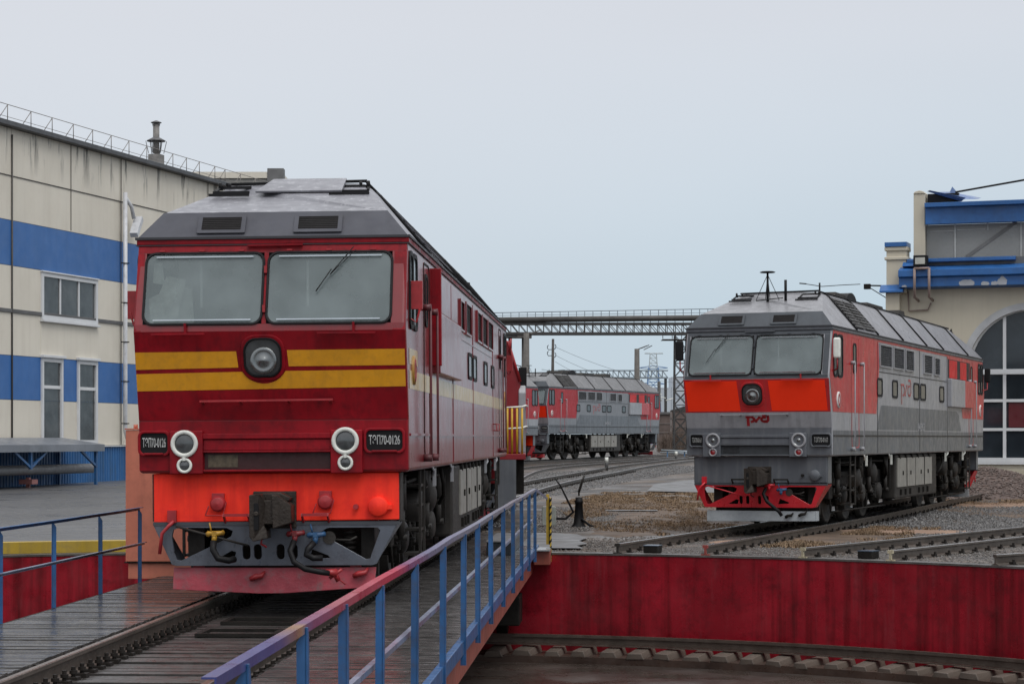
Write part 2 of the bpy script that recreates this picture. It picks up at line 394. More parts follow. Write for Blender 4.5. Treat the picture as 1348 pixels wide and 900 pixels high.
        g.add([(x0,-.2,iz0),(x1,-.2,iz0),(x1,yb,iz0),(x0,yb,iz0),(x0,.0,iz1),(x1,.0,iz1),(x1,yb,iz1),(x0,yb,iz1)], [(0,1,2,3),(4,5,6,7),(2,3,7,6),(0,3,7,4),(1,2,6,5)])
        g.build('cab_lining', mat('cab_lining', (.13,.155,.16), .7), R)
        g = MB(T); g.box(-1.4,1.35,-.12,.35,2.8,3.08)
        for sx in (-.85,.75): g.box(sx-.25,sx+.25,1.0,1.12,3.0,3.72); g.box(sx-.25,sx+.25,.7,1.0,2.95,3.05)
        g.build('cab_seats', mat('cab_seats', (.16,.17,.18), .7), R, bev=.03)
        if one and e == 0:
            g = MB(T)
            g.add([(-1.40,-.02,3.15),(-1.12,.02,3.14),(-1.05,.05,3.42),(-1.0,.04,3.66),(-1.22,.03,3.70),(-1.30,.0,3.5),(-1.42,.0,3.44)], [tuple(range(7))]); g.cut()
            g.add([(-1.38,.03,3.62),(-1.24,.03,3.60),(-1.27,.03,3.86),(-1.36,.03,3.84)], [(0,1,2,3)]); g.cut(); g.add([(-1.12,.10,3.10),(-.92,.12,3.10),(-.95,.12,3.55),(-1.08,.10,3.62)], [(0,1,2,3)])
            g.build('cab_papers', mat('cab_papers', (.42,.43,.38), .8, var=.4, vs=7), R)
        g = MB(T)
        for zz_ in (3.3, 3.75): g.cut().box(-.075,-.045, fy(zz_)-.05, fy(zz_)-.0, zz_-.04, zz_+.04)
        for xx_ in (-1.25,-.8,-.35,.2,.65,1.15): g.cut().box(xx_-.03,xx_+.03, fy(3.975)-.03, fy(3.975), 3.965,3.985)
        g.build('window_clips', LRED if one else DGRW, R)
        # rails and brackets below the windscreens
        for (a, b) in ((-1.32,-.72),(.55,1.2)):
            g = MB(T); z = 3.02; g.beam((a, fy(z)-.05, z), (b, fy(z)-.05, z), .03, .02); g.beam(((a+b)/2+.08, fy(z)-.04, z), ((a+b)/2+.08, fy(3.12)-.05, 3.14), .025)
            g.build('wiper_rail', RED1F if one else RED2, R)
        g = MB(T)
        wx = [((.93,4.0),(.52,3.49))] if one else [((-.62,4.0),(-1.05,3.4))]
        for (p, q) in wx:
            A = Vector((p[0], fy(p[1])-.05, p[1])); C = Vector((q[0], fy(q[1])-.05, q[1])); M_ = A.lerp(C, .62)
            g.tube([A, M_], .006, 5); g.tube([A+Vector((.03,0,-.03)), M_], .004, 5); g.tube([M_+Vector((.015,0,.06)), C], .006, 5)
        g.build('wiper', BLK, R)
        g = MB(T); g.beam((-.28,-.04,4.03),(.35,-.04,4.035),.03,.02); g.build('drip_rail', RED1F if one else DGR2, R)
        # paint bands of the front
        def sheet(nm, m, polys, off=.004):
            k = MB(T)
            for P in polys: k.add([on(off)(*p) for p in P], [tuple(range(len(P)))])
            return k.build(nm, m, R)
        w_ = HW-.012
        if one:
            sheet('front_panel', RED1F, [[(-w_,2.06),(w_,2.06),(w_,3.045),(-w_,3.045)]], .0025)
            sheet('window_surround', RED1F, [[(-w_,3.955),(w_,3.955),(w_,4.036),(-w_,4.036)],[(-w_,3.05),(-1.45,3.05),(-1.45,3.95),(-w_,3.95)],[(1.39,3.05),(w_,3.05),(w_,3.95),(1.39,3.95)],[(-.085,3.13),(-.035,3.13),(-.035,3.95),(-.085,3.95)]], .0025)
            sheet('chin_panel', RED1F, [[(-w_,1.49),(w_,1.49),(w_,2.045),(-w_,2.045)]], .0025)
            sheet('yellow_stripe', YEL, [[fpx(177.5,464.5),fpx(316,463),fpx(318,484),fpx(178,487)],[fpx(383,461.5),fpx(537.5,460),fpx(537.5,481),fpx(384.5,482.5)]], .006)
            lo = [fpx(178.5,492.5),fpx(322,489.5)] + [fpx(351+31*cos(a), 478+27*sin(a)) for a in [math.radians(d) for d in range(154, 25, -12)]] + [fpx(380,488.5),fpx(537.5,486.5),fpx(537.5,508.5),fpx(179.5,515)]
            k = MB(T)
            m_ = len(lo)
            top = lo[:-2]; bl, br = lo[-1], lo[-2]
            bot = [(p[0], bl[1]+(br[1]-bl[1])*(p[0]-bl[0])/(br[0]-bl[0])) for p in top]
            k.add([on(.006)(*p) for p in top+bot], [(i, i+1, len(top)+i+1, len(top)+i) for i in range(len(top)-1)]); k.build('yellow_stripe', YEL, R)
        else:
            P = lambda u0, u1, z0, z1: [(u0,z0),(u1,z0),(u1,z1),(u0,z1)]
            w2 = HW-.035
            for nm, mm, q in (('window_surround', DGRW, [P(-w2,w2,3.955,4.04),P(-w2,-1.45,3.135,3.95),P(1.39,w2,3.135,3.95),P(-.085,-.035,3.13,3.95),P(-w2,w2,3.055,3.128)]),
                              ('red_band', RED2, [P(-w_,w_,2.37,3.045)]), ('grey_band', GRY2, [P(-w_,w_,2.055,2.365)]), ('chin_panel', DGR2, [P(-w_,w_,1.49,2.045)])):
                sheet(nm, mm, q, .0025)
            sheet('orange_panel', NEON2, [[(-1.47,2.395),(-.35,2.395),(-.40,3.01),(-1.50,3.01)]], .006); sheet('orange_panel', NEON2, [[(.31,2.395),(1.47,2.395),(1.44,3.01),(.26,3.01)]], .006)
            k = MB(T); strokes(k, LOGO, .085/.42, lambda a, b: on(.006)(-.245+a*.235, 2.10+b*.215)); k.build('logo', mat('logo_red', (.30,.012,.018), .5), R)
        # headlight
        cx, cz = fpx(351,471.5) if one else (-.085,2.73)
        g = MB(T); g.ring(rrect(cx-.215,cx+.215,cz-.22,cz+.22,.15,6), rrect(cx-.195,cx+.195,cz-.20,cz+.20,.14,6), on(0), on(.04))
        hl = g.build('headlight', BLK, R, bev=.012, seg=2)
        g = MB(T); yy = fy(cz)-.02; Q = rrect(cx-.2,cx+.2,cz-.205,cz+.205,.14,6); g.add([(p[0], fy(p[1])-.012, p[1]) for p in Q], [tuple(range(len(Q)))]); g.build('lens', LENS, hl)
        g = MB(T); g.lathe((cx+.01, yy-.012, cz-.03), (0,-1,0), [(.15,.004),(.145,.014),(.11,.004),(.06,.003),(.035,.02),(.0,.028)], 24); g.build('reflector', HLR, hl)
        g = MB(T); g.ring(rrect(cx-.25,cx+.25,cz-.255,cz+.255,.17,6), rrect(cx-.21,cx+.21,cz-.215,cz+.215,.15,6), on(0), on(.022)); g.build('surround', YEL if False else (RED1F if one else RED2), hl, bev=.01)
        # hand rail across
        g = MB(T); z = 2.27 if one else 2.32
        rx0, rx1 = (-.81,.70) if one else (-.78,.66)
        g.beam((rx0, fy(z)-.07, z), (rx1, fy(z)-.07, z+.01), .028, .022)
        for x in (rx0+.03, -.35, .2, rx1-.03): g.beam((x, fy(z), z-.02), (x, fy(z)-.07, z), .03, .02)
        g.build('hand_rail', LRED if one else GRY2, R)
        # chin: lamp blocks, recess, bars
        for (a, b) in ((-1.17,-.79),(.66,1.02)):
            g = MB(T); g.box(a, b, -.13, -.04, 1.45, 1.94); g.build('lamp_block', front_low, R, bev=.012)
        g = MB(T)
        g.box(-.79,.66,-.115,-.045,1.845,1.905)
        g.box(-.79,.66,-.095,-.045,1.715,1.835)
        g.box(-.79,.66,-.115,-.045,1.69,1.712)
        g.box(-.79,.66,-.12,-.05,1.475,1.497)
        g.build('chin_grille', front_low, R, bev=.006)
        g = MB(T); g.box(-.78,.65,-.066,-.05,1.50,1.688); g.build('grille_recess', mat('recess_%d' % sch, (.03,.004,.005) if one else (.035,.04,.045), .6, var=.3, vs=6), R)
        g = MB(T); g.box(-.74,-.40,-.072,-.055,1.525,1.665); g.build('vent_mesh', mat('vent_mesh_%d' % sch, (.07,.055,.035) if one else (.015,.017,.02), .7, var=.4, vs=20), R)
        lamps = [fpx(244,584), fpx(457,580)]
        if not one: lamps = [(-.95,1.79),(.86,1.79)]
        for (lx, lz) in lamps:
            ly = -.13; rm = WHT if one else GRY2
            g = MB(T); g.lathe((lx, ly+.03, lz), (0,-1,0), [(.155,0),(.155,.05),(.145,.06),(.115,.06),(.108,.04)], 28)
            g.beam((lx, ly-.02, lz-.15), (lx, ly-.02, lz-.19), .03); lp = g.build('marker_lamp', rm, R)
            g = MB(T); g.lathe((lx, ly+.0, lz), (0,-1,0), [(.118,0),(.09,.01),(.05,.018),(0,.02)] if one else [(.118,.03),(.1,.0),(.05,-.015),(.035,.01),(0,.015)], 24); g.build('lens', LENS if one else HLR, lp)
            lz2 = lz-.245
            g = MB(T); g.lathe((lx, ly+.03, lz2), (0,-1,0), [(.088,0),(.088,.045),(.08,.052),(.062,.052),(.056,.036)], 24); sl = g.build('tail_lamp', rm, R)
            g = MB(T); g.lathe((lx, ly+.0, lz2), (0,-1,0), [(.064,0),(.04,.012),(0,.018)], 20); g.build('lens', LENS if one else LENSR, sl)
        plates = [(-1.355,1.80,.155,.115),(1.265,1.815,.205,.115)] if one else [(-1.31,1.79,.135,.115),(1.31,1.79,.19,.115)]
        for (px, pz, pw, ph) in plates:
            g = MB(T); yy = fy(pz)
            g.ring(rrect(px-pw-.03,px+pw+.03,pz-ph-.03,pz+ph+.03,.07), rrect(px-pw,px+pw,pz-ph,pz+ph,.05), on(0), on(.035))
            g.beam((px-pw*.7, yy-.045, pz-ph-.005), (px+pw*.7, yy-.045, pz-ph-.005), .03, .025)
            np_ = g.build('number_plate', front_low, R, bev=.008)
            g = MB(T); Q = rrect(px-pw-.005,px+pw+.005,pz-ph-.005,pz+ph+.005,.05); g.add([on(.012)(*p) for p in Q], [tuple(range(len(Q)))]); g.build('backing', BLK, np_)
            vs, fs2 = text_mesh(number, pw*(1.72 if one else 1.5), .11 if one else .10, off=.012 if one else -.004)
            g = MB(T); g.add([(px+v[0], yy-.018-v[2], pz+.01+v[1]) for v in vs], fs2); g.build('digits', mat('worn_white_digits', (.42,.43,.42), .6, var=.3, vs=20, dirt=.3, ds=30), np_)
        # apron
        ap = NEON if one else DGR2
        g = MB(T); g.prism([(-1.385,.90),(1.415,.92),(1.415,1.455),(-1.385,1.455)], lambda a, b: (a, .35, b), lambda a, b: (a, .02, b)); g.build('apron', ap if not (one and e) else RED1, R, bev=.012)
        g = MB(T)
        for x in (-1.392, 1.418): g.cut().box(x-.012, x+.012, .05, .37, .91, 1.45)
        g.build('apron_side', UND2 if one else DGR2, R)
        g = MB(T); g.box(-1.39,1.42,.0,.06,.865,.905); g.build('apron_angle', mat('dark_angle', (.05,.055,.065), .5), R)
        # plough with openings
        outer = [(-1.39,.875),(1.40,.885),(1.15,.42),(1.10,.405),(-1.14,.405),(-1.19,.42)]
        Lh = [(-1.16,.82),(-1.09,.84),(-.55,.835),(-.48,.80),(-.50,.74),(-.58,.70),(-1.08,.465),(-1.13,.47),(-1.16,.55),(-1.18,.74)]
        Rh = [(.58,.82),(.52,.78),(.60,.72),(1.03,.475),(1.08,.48),(1.10,.54),(1.20,.80),(1.17,.835),(.62,.835)]
        def slot(cx, w=.045, z0=.475, z1=.65): return rrect(cx-w, cx+w, z0, z1, w*.99, 4)
        holes = [Lh, Rh, slot(-.33), slot(-.20), slot(.06), slot(.21), [(-.68,.475),(-.47,.475),(-.45,.56),(-.50,.575)], [(.38,.475),(.62,.49),(.60,.52),(.42,.59)]]
        if not one: holes[2:6] = [slot(-.40,.035), slot(-.26,.035), slot(-.01,.035), slot(.15,.035)]
        vs, f2 = curve_mesh([outer]+holes, .05)
        g = MB(T); g.add([(v[0], .03-v[2]+(.875-v[1])*.12, v[1]) for v in vs], f2)
        g.build('plough', PLG if one else PLGR, R, bev=.006, seg=1)
        g = MB(T)                                                    # side wings of the plough
        for s in (-1,1):
            g.cut(); a0, a1 = (-1.39,-1.16) if s < 0 else (1.40,1.13)
            g.add([(a0,.03,.88),(a1,.09,.41),(a1*.97,.55,.41),(a0,.55,.88),(a0-.02*s,.03,.88),(a1-.02*s,.09,.41),(a1*.97-.02*s,.55,.41),(a0-.02*s,.55,.88)], [(0,1,2,3),(4,5,6,7),(0,1,5,4),(2,3,7,6),(1,2,6,5),(0,3,7,4)])
        g.build('plough_wing', PLG if one else PLGR, R)
        g = MB(T)                                                    # clutter seen through the openings
        g.box(-1.05,-.86,.30,.72,.42,.86); g.box(-.72,-.62,.22,.72,.42,.86); g.box(.95,1.1,.3,.72,.45,.84); g.box(-1.1,1.1,.7,.78,.25,.95)
        for k in range(5): g.cyl((.82,.3,.52+.06*k),(.82,.3,.55+.06*k),.075,.075,10)
        g.cyl((.62,.02,.72),(.62,.1,.72),.075,.06,14); g.tube([(.62,.05,.70),(.85,.06,.69),(.93,.05,.73)],.014,6)
        g.build('brake_gear', UND2, R)
        # bottom plate, slightly bent
        bz = .34
        g = MB(T); P = [(-1.19,.135),(-.2,.085),(.1,.088),(1.12,.155),(1.14,.38),(-.1,.378),(-1.18,.385)] if one else [(-1.15,.11),(1.13,.13),(1.13,.33),(-1.15,.34)]
        g.prism(P, lambda a, b: (a, .13+(b-.1)*.05, b), lambda a, b: (a, .10+(b-.1)*.05, b))
        if not one: g.box(1.0,1.16,.13,.4,.13,.33)
        pl = g.build('guard_plate', PLATE1 if one else PLATE2, R, bev=.006)
        g = MB(T)
        for sx, sz in (((-.2,.28),(.98,.31)) if one else ((.62,.24),(.9,.27))):
            g.cut().tube([(sx-.09,.08,sz-.03),(sx-.03,.05,sz+.0),(sx+.04,.06,sz+.01),(sx+.07,.09,sz+.06)], [.03,.035,.03,.012], 6)
        for sx in (-.9,.9): g.cut().box(sx-.06,sx+.06,.14,.2,.3,.5)
        g.build('guard_hook', UND if not one else LRED, pl)
        # coupler
        cz0 = 1.03
        g = MB(T)
        g.box(-.24,.25,-.02,.05,cz0-.2,cz0+.22)
        g.box(-.12,.12,-.35,.1,cz0-.14,cz0+.13)
        g.prism([(-.21,cz0+.19),(-.09,cz0+.20),(-.05,cz0+.1),(-.06,cz0-.16),(-.03,cz0-.22),(-.02,cz0-.30),(-.17,cz0-.33),(-.21,cz0-.28)], lambda a, b: (a, -.1, b), lambda a, b: (a, -.46+.1*(a > -.08), b))
        g.prism([(.03,cz0+.19),(.09,cz0+.18),(.235,cz0+.07),(.235,cz0-.13),(.04,cz0-.19)], lambda a, b: (a, -.02, b), lambda a, b: (a, -.38+.5*max(0,a-.05), b))
        g.prism([(-.12,cz0+.2),(.1,cz0+.21),(.22,cz0+.15),(.2,cz0+.11),(-.1,cz0+.13)], lambda a, b: (a, -.02, b), lambda a, b: (a, -.22, b))
        g.cyl((-.0,-.34,cz0-.03),(-.0,-.12,cz0-.03),.05,.06,12); g.cyl((-.13,-.475,cz0-.02),(-.13,-.44,cz0-.02),.03,.03,8)
        g.build('coupler', CPL, R, bev=.02, seg=2)
        g = MB(T); g.prism(rrect(-.155,-.105,cz0-.2,cz0+.10,.012,2), lambda a, b: (a, -.40, b), lambda a, b: (a, -.464, b)); g.build('coupler_slot', BLK, R)
        g = MB(T); g.tube([(-.09,-.3,cz0-.3),(-.11,-.28,cz0-.36),(-.05,-.25,cz0-.4)],.012,6)
        for (a, b) in ((-.56,-.28),(.33,.62)): g.cut().beam((a,-.12,.985),(b,-.12,.985),.03,.03); g.beam((a,.02,.90),(a,-.12,.985),.02,.04); g.beam((b,.02,.90),(b,-.12,.985),.02,.04)
        g.build('coupler_step', LRED if one else UND, R)
        sockets = ((-.64,1.11),(.585,1.13)) if one else ()
        for sx, sz in sockets:
            g = MB(T); g.lathe((sx,.02,sz),(0,-1,0),[(.09,0),(.09,.06),(.07,.09),(0,.1)],16); g.box(sx-.07,sx+.07,-.03,.02,sz+.06,sz+.12)
            g.tube([(sx-.14,-.05,sz-.13),(sx-.1,-.05,sz-.02)],.008,5); g.tube([(sx-.14,-.05,sz-.13),(sx+.06,-.05,sz-.13),(sx+.1,-.05,sz+.02)],.008,5)
            g.build('cable_socket', LRED, R, bev=.006)
        g = MB(T); rx = 1.18 if one else 1.16; g.lathe((rx,.02,1.07),(0,-1,0),[(.115,0),(.115,.05),(.1,.065),(0,.07)],22); g.box(rx+.1,rx+.16,-.03,.02,1.04,1.09); g.build('round_cover', NEON if one else DGR2, R)
        g = MB(T); g.cyl((rx-.25,.02,1.07),(rx-.25,-.05,1.07),.03,.03,10); g.build('cap', LRED if one else UND, R)
        # uncoupling lever
        g = MB(T); g.box(-1.22,-1.12,-.03,.02,.90,1.04); g.tube([(-1.14,-.05,.92),(-1.2,-.07,.86),(-1.27,-.08,.78),(-1.30,-.08,.55)],.022,6)
        g.build('release_handle', LRED if one else PLGR, R)
        g = MB(T); g.tube([(-1.12,-.05,.86),(-.3,-.06,.64)],.014,6); g.build('release_rod', UND2 if one else PLGR, R)
        # brake valves and hoses
        HO = BLK
        def valve(nm, m, x, z):
            k = MB(T); k.tube([(x-.09,-.04,z),(x-.07,-.05,z),(x-.03,-.06,z+.01),(x+.02,-.06,z),(x+.08,-.05,z+.012),(x+.10,-.03,z+.015)],[.022,.036,.028,.036,.026,.032],8); k.tube([(x+.01,-.06,z),(x+.0,-.08,z-.09)],[.034,.028],8); k.box(x-.02,x+.03,-.10,-.05,z-.02,z+.03); k.tube([(x-.03,-.07,z+.03),(x-.05,-.07,z+.13)],.01,5)
            return k.build(nm, m, R)
        ymat = mat('yellow_valve', (.42,.23,.02), .5, dirt=.75, ds=18); rmat = mat('red_valve', (.2,.015,.02), .5, dirt=.7, ds=18); bmat = mat('blue_valve', (.025,.09,.2), .5, dirt=.75, ds=18)
        if one:
            valve('brake_valve', ymat, -.68, .77); valve('brake_valve', rmat, .235, .765); valve('brake_valve', bmat, .47, .75)
            g = MB(T); g.tube([(-.68,-.09,.69),(-.68,-.13,.6),(-.62,-.15,.50),(-.5,-.14,.475),(-.44,-.08,.49)],.038,8); g.build('brake_hose', HO, R)
            g = MB(T); g.tube([(.235,-.09,.69),(.20,-.16,.58),(.25,-.2,.46),(.38,-.22,.38),(.55,-.2,.345),(.64,-.16,.33)],.034,8); g.build('brake_hose', HO, R)
            g = MB(T); g.tube([(.46,-.09,.67),(.40,-.14,.60),(.38,-.15,.54),(.46,-.15,.50),(.56,-.12,.50)],.038,8); g.build('brake_hose', HO, R)
            g = MB(T); g.tube([(.6,-.16,.34),(.72,-.12,.33)],[.035,.05],8); g.tube([(.68,-.13,.36),(.74,-.11,.24)],[.03,.03],8); g.tube([(.7,-.12,.3),(.82,-.12,.2)],.009,5); g.tube([(.64,-.12,.27),(.78,-.12,.37)],.02,6); g.build('hose_head', LRED, R)
        else:
            valve('brake_valve', PLGR, .22, .86); valve('brake_valve', bmat, .47, .77)
            g = MB(T); g.tube([(.16,-.08,.80),(.12,-.15,.7),(.2,-.2,.55),(.33,-.2,.44),(.46,-.18,.33),(.5,-.14,.25)],.036,8); g.build('brake_hose', HO, R)
        # side cab windows, doors and rails at this end
        for s in (1,-1):
            sd = lambda off: (lambda a, b: (s*(HW+off), a, b))
            for (a, b) in ((.08,.42),(.48,.92)):
                g = MB(T); g.ring(rrect(a-.03,b+.03,3.08,3.97,.12), rrect(a+.02,b-.02,3.13,3.92,.1), sd(-.005), sd(.02)); fr = g.build('cab_window', BLK, R)
                g = MB(T); Q = rrect(a,b,3.1,3.95,.11); g.add([sd(.006)(*p) for p in Q], [tuple(range(len(Q)))]); g.build('glass', WIN, fr)
            g = MB(T); g.ring(rrect(1.84,2.6,1.62,3.98,.1), rrect(1.865,2.575,1.645,3.955,.09), sd(-.002), sd(.008)); dr = g.build('cab_door', UND if one else RED2, R)
            g = MB(T); g.ring(rrect(1.98,2.32,3.2,3.85,.1), rrect(2.02,2.28,3.24,3.81,.08), sd(0), sd(.016)); g.build('window_frame', BLK, dr)
            g = MB(T); Q = rrect(2.0,2.3,3.22,3.83,.09); g.add([sd(.007)(*p) for p in Q], [tuple(range(len(Q)))]); g.build('glass', WIN, dr)
            for y in (1.78,2.72):
                g = MB(T); g.tube([(s*(HW),y,3.42),(s*(HW+.09),y,3.42),(s*(HW+.09),y,1.6),(s*HW,y,1.6)],.016,7); g.cyl((s*(HW+.0),y,3.42),(s*(HW+.1),y,3.42),.04,.04,8); g.cyl((s*HW,y,1.6),(s*(HW+.1),y,1.6),.045,.045,8)
                g.build('grab_rail', mat('dull_red_iron', (.10,.02,.025), .5, dirt=.4, ds=9) if one else GRY2, R)
            g = MB(T); g.lathe((s*HW,.52,2.62),(s,0,0),[(.17,0),(.17,.02),(.12,.025),(0,.02)],22); g.build('emblem', mat('emblem_%d' % sch, (.35,.18,.03) if one else (.6,.6,.58), .5, var=.3, vs=12), R)
            g = MB(T); g.ring(arc(.52,2.62,.1,.13,0,350,28), arc(.52,2.62,.06,.085,0,350,28), sd(.02), sd(.03)); g.build('emblem_ring', LRED, R)
            # mirror
            my = .10; xo = HW+.02
            g = MB(T)
            if one:
                g.box(s*xo, s*(xo+.13), my, my+.06, 3.30, 3.62) if s > 0 else g.box(-(xo+.13), -xo, my, my+.06, 3.22, 3.54)
                g.tube([(s*HW,my,3.2),(s*(xo+.06),my,3.15),(s*(xo+.1),my,3.3)],.014,5)
                g.build('mirror', LRED, R, bev=.012)
            else:
                g.box(*( (xo+.02, xo+.17) if s > 0 else (-xo-.19, -xo-.02) ), my-.25, my-.17, 3.45, 3.87)
                mo = g.build('mirror', BLK if s < 0 else WHT, R, bev=.04, seg=3)
                g = MB(T); g.tube([(s*HW,my,3.2),(s*(xo+.1),my-.18,3.25),(s*(xo+.1),my-.2,3.45)],.016,6); g.build('arm', LRED, mo)
            # steps below the door
            g = MB(T); xs = s*(HW-.08)
            for y in (2.05,2.55): g.beam((xs,y,.40),(xs,y,1.45),.05,.03)
            for z in (.42,.72,1.02,1.26): g.box(min(xs,xs-s*.2),max(xs,xs-s*.2),2.05,2.55,z-.015,z+.015)
            g.build('step_ladder', UND2, R)
            if one and e == 0:
                g = MB(T); g.box(*((HW-.01,HW+.13) if s > 0 else (-HW-.13,-HW+.01)), 2.86, 2.94, 2.75, 3.98); g.build('door_baffle', RED1F, R, bev=.01)
    # --- the sides
    fl = (lambda y: LB-y) if one else (lambda y: y)
    for s in (1,-1):
        sd = lambda off: (lambda a, b: (s*(HW+off), fl(a), b))
        def sheet2(nm, m, polys, off=.004):
            k = MB()
            for P in polys: k.add([sd(off)(*p) for p in P], [tuple(range(len(P)))])
            return k.build(nm, m, R)
        if one:
            k = MB(); k.add([(s*(HW+.004), a, b) for a, b in ((.02,2.4),(LB-.02,2.4),(LB-.02,2.61),(.02,2.61))], [(0,1,2,3)]); k.build('side_stripe', YEL2, R)
            k = MB(); k.add([(s*(HW+.004), a, b) for a, b in ((.02,2.68),(1.0,2.68),(1.0,2.86),(.02,2.86))], [(0,1,2,3)]); k.build('side_stripe', YEL2, R)
        else:
            sheet2('red_side', RED2, [[(.0,2.37),(4.5,2.37),(4.83,3.42),(4.75,3.98),(4.75,4.04),(.04,4.04),(-.27,3.1)]])
            sheet2('red_side', RED2, [[(4.76,3.985),(14.0,3.985),(14.0,4.04),(4.76,4.04)]])
            sheet2('red_side', RED2, [[(16.55,2.37),(LB,2.37),(LB+.25,3.1),(LB-.04,4.04),(14.01,4.04),(14.01,3.92),(15.7,3.92)]])
            sheet2('dark_grey_side', DGR2, [[(4.55,2.02),(16.3,2.02),(15.9,2.45),(15.5,2.55),(5.05,2.57)]])
            sheet2('dark_grey_side', DGR2, [[(0,1.49),(LB,1.49),(LB,1.99),(0,1.99)]])
            k = MB(); 
            strokes(k, LOGO, .07, (lambda a, b: sd(.007)(7.42+a*.66, 2.64+b*.58)) if s > 0 else (lambda a, b: sd(.007)(8.8-a*.66, 2.64+b*.58))); k.build('side_logo', RED2, R)
            vs, f2 = text_mesh('64363', .95, .2)
            k = MB(); k.add([(s*(HW+.008+v[2]), fl(10.1+s*v[0]), 2.1+v[1]) for v in vs], f2); k.build('stencil_number', GRY2, R)
        k = MB(); k.beam((s*(HW+.006), .05, 1.88), (s*(HW+.006), LB-.05, 1.88), .02, .03)
        for y in (4.62, 9.9, 14.0) if not one else (LB-4.62,LB-9.9,LB-14.0): k.beam((s*(HW+.004), y, 1.5), (s*(HW+.004), y, 3.98), .01, .012)
        k.beam((s*(HW+.004), fl(4.8), 3.32), (s*(HW+.004), fl(13.9), 3.32), .01, .015)
        k.build('side_seam', RED1 if one else UND2, R)
        for i, (a, b, z0, z1) in enumerate(((4.83,6.27,3.43,3.95),(6.45,7.78,3.43,3.95),(7.98,9.08,3.43,3.95),(10.44,11.65,3.43,3.93),(11.98,12.79,3.43,3.90))):
            k = MB(); k.ring([(a,z0),(b,z0),(b,z1),(a,z1)], [(a+.05,z0+.03),(b-.05,z0+.03),(b-.05,z1-.03),(a+.05,z1-.03)], sd(0), sd(.035)); lv = k.build('louvre', RED1 if one else GRY2, R)
            k = MB(); k.add([sd(.008)(*p) for p in ((a+.04,z0+.02),(b-.04,z0+.02),(b-.04,z1-.02),(a+.04,z1-.02))], [(0,1,2,3)])
            k.build('opening', LOUV, lv)
            k = MB(); nn = 10
            for q in range(nn):
                z = z0+.05+(z1-z0-.1)*q/(nn-1); k.add([sd(.012)(a+.05,z+.006), sd(.012)(b-.05,z+.006), sd(.03)(b-.05,z-.007), sd(.03)(a+.05,z-.007)], [(0,1,2,3)])
            k.build('slats', mat('slat_red', (.09,.008,.012), .5) if one else DGR2, lv)
        sw = ((4.57,5.18),(6.36,7.01),(9.08,9.8),(10.01,10.76),(12.79,13.49)) if not one else ((LB-10.12,LB-9.3),(LB-11.19,LB-10.35),(LB-13.97,LB-13.1),(LB-16.0,LB-15.2))
        for a, b in sw:
            k = MB(); k.ring(rrect(a,b,2.76,3.18,.09), rrect(a+.05,b-.05,2.81,3.13,.06), sd(0), sd(.018)); w_ = k.build('side_window', BLK, R)
            k = MB(); Q = rrect(a+.02,b-.02,2.78,3.16,.08); k.add([sd(.007)(*p) for p in Q], [tuple(range(len(Q)))]); k.build('glass', GLASS if one else WIN, w_)
        # cooling chamber: recess with shutters and the box under it
        a, b = 14.1, 17.9
        if not one:
            k = MB(); k.add([sd(.007)(*p) for p in ((14.15,3.42),(17.85,3.42),(17.85,3.93),(14.15,3.93))], [(0,1,2,3)]); k.build('shutter_recess', LOUV, R)
            for (c, d) in ((14.3,15.6),(16.1,17.2)):
                k = MB(); k.add([sd(.012)(*p) for p in ((c,3.43),(d,3.43),(d,3.91),(c,3.91))], [(0,1,2,3)]); k.build('shutter', mat('bright_red_shutter', (.5,.01,.01), .5), R)
            k = MB(); k.box(*sorted((s*(HW-.02), s*(HW+.11))), *sorted((fl(14.1), fl(16.4))), 2.66, 3.40); k.build('side_box', GRY2, R, bev=.015)
            k = MB(); k.box(*sorted((s*(HW-.02), s*(HW+.11))), *sorted((fl(16.42), fl(17.95))), 2.66, 3.40); k.build('side_box', RED2, R, bev=.015)
        else:
            k = MB(); k.box(*sorted((s*(HW-.02), s*(HW+.10))), *sorted((fl(13.6), fl(17.2))), 2.66, 3.44); k.build('side_box', RED1, R, bev=.015)
            k = MB()
            for (c, d) in ((14.9,17.1),(13.7,14.8)): k.cut().box(*sorted((s*(HW-.02), s*(HW+.05))), *sorted((fl(c), fl(d))), 3.47, 3.96)
            k.build('side_door', RED1, R, bev=.01)
            for y in (3.6, 4.4):
                k = MB(); k.tube([(s*HW,LB-y,2.1),(s*(HW+.06),LB-y,2.1),(s*(HW+.06),LB-y,1.98),(s*HW,LB-y,1.98)],.012,5); k.build('step_iron', LRED, R)
        # tank and equipment boxes
        k = MB(); k.box(*sorted((s*.3, s*1.46)), 7.15, 12.75, .40, 1.44); tk = k.build('fuel_tank', UND2, R, bev=.04)
        for (c, d) in ((7.3,9.55),(9.7,11.95)):
            k = MB(); k.box(*sorted((s*1.44, s*1.49)), fl(c) if not one else fl(d), fl(d) if not one else fl(c), .67, 1.36); k.build('tank_door', TANK, tk, bev=.008)
            k = MB(); m_ = fl((c+d)/2); k.beam((s*1.495,m_,.68),(s*1.495,m_,1.35),.012,.02)
            for q in (-.5,.5): k.cut().beam((s*1.5,m_+q,.95),(s*1.5,m_+q,1.05),.02,.03)
            for q in range(3): k.cut().cyl((s*1.42,m_-.8+.8*q,1.40),(s*1.5,m_-.8+.8*q,1.40),.06,.06,8); k.cut().box(*sorted((s*1.44, s*1.5)), m_-.7+.6*q, m_-.6+.6*q, .48, .62)
            k.build('tank_fitting', UND, tk)
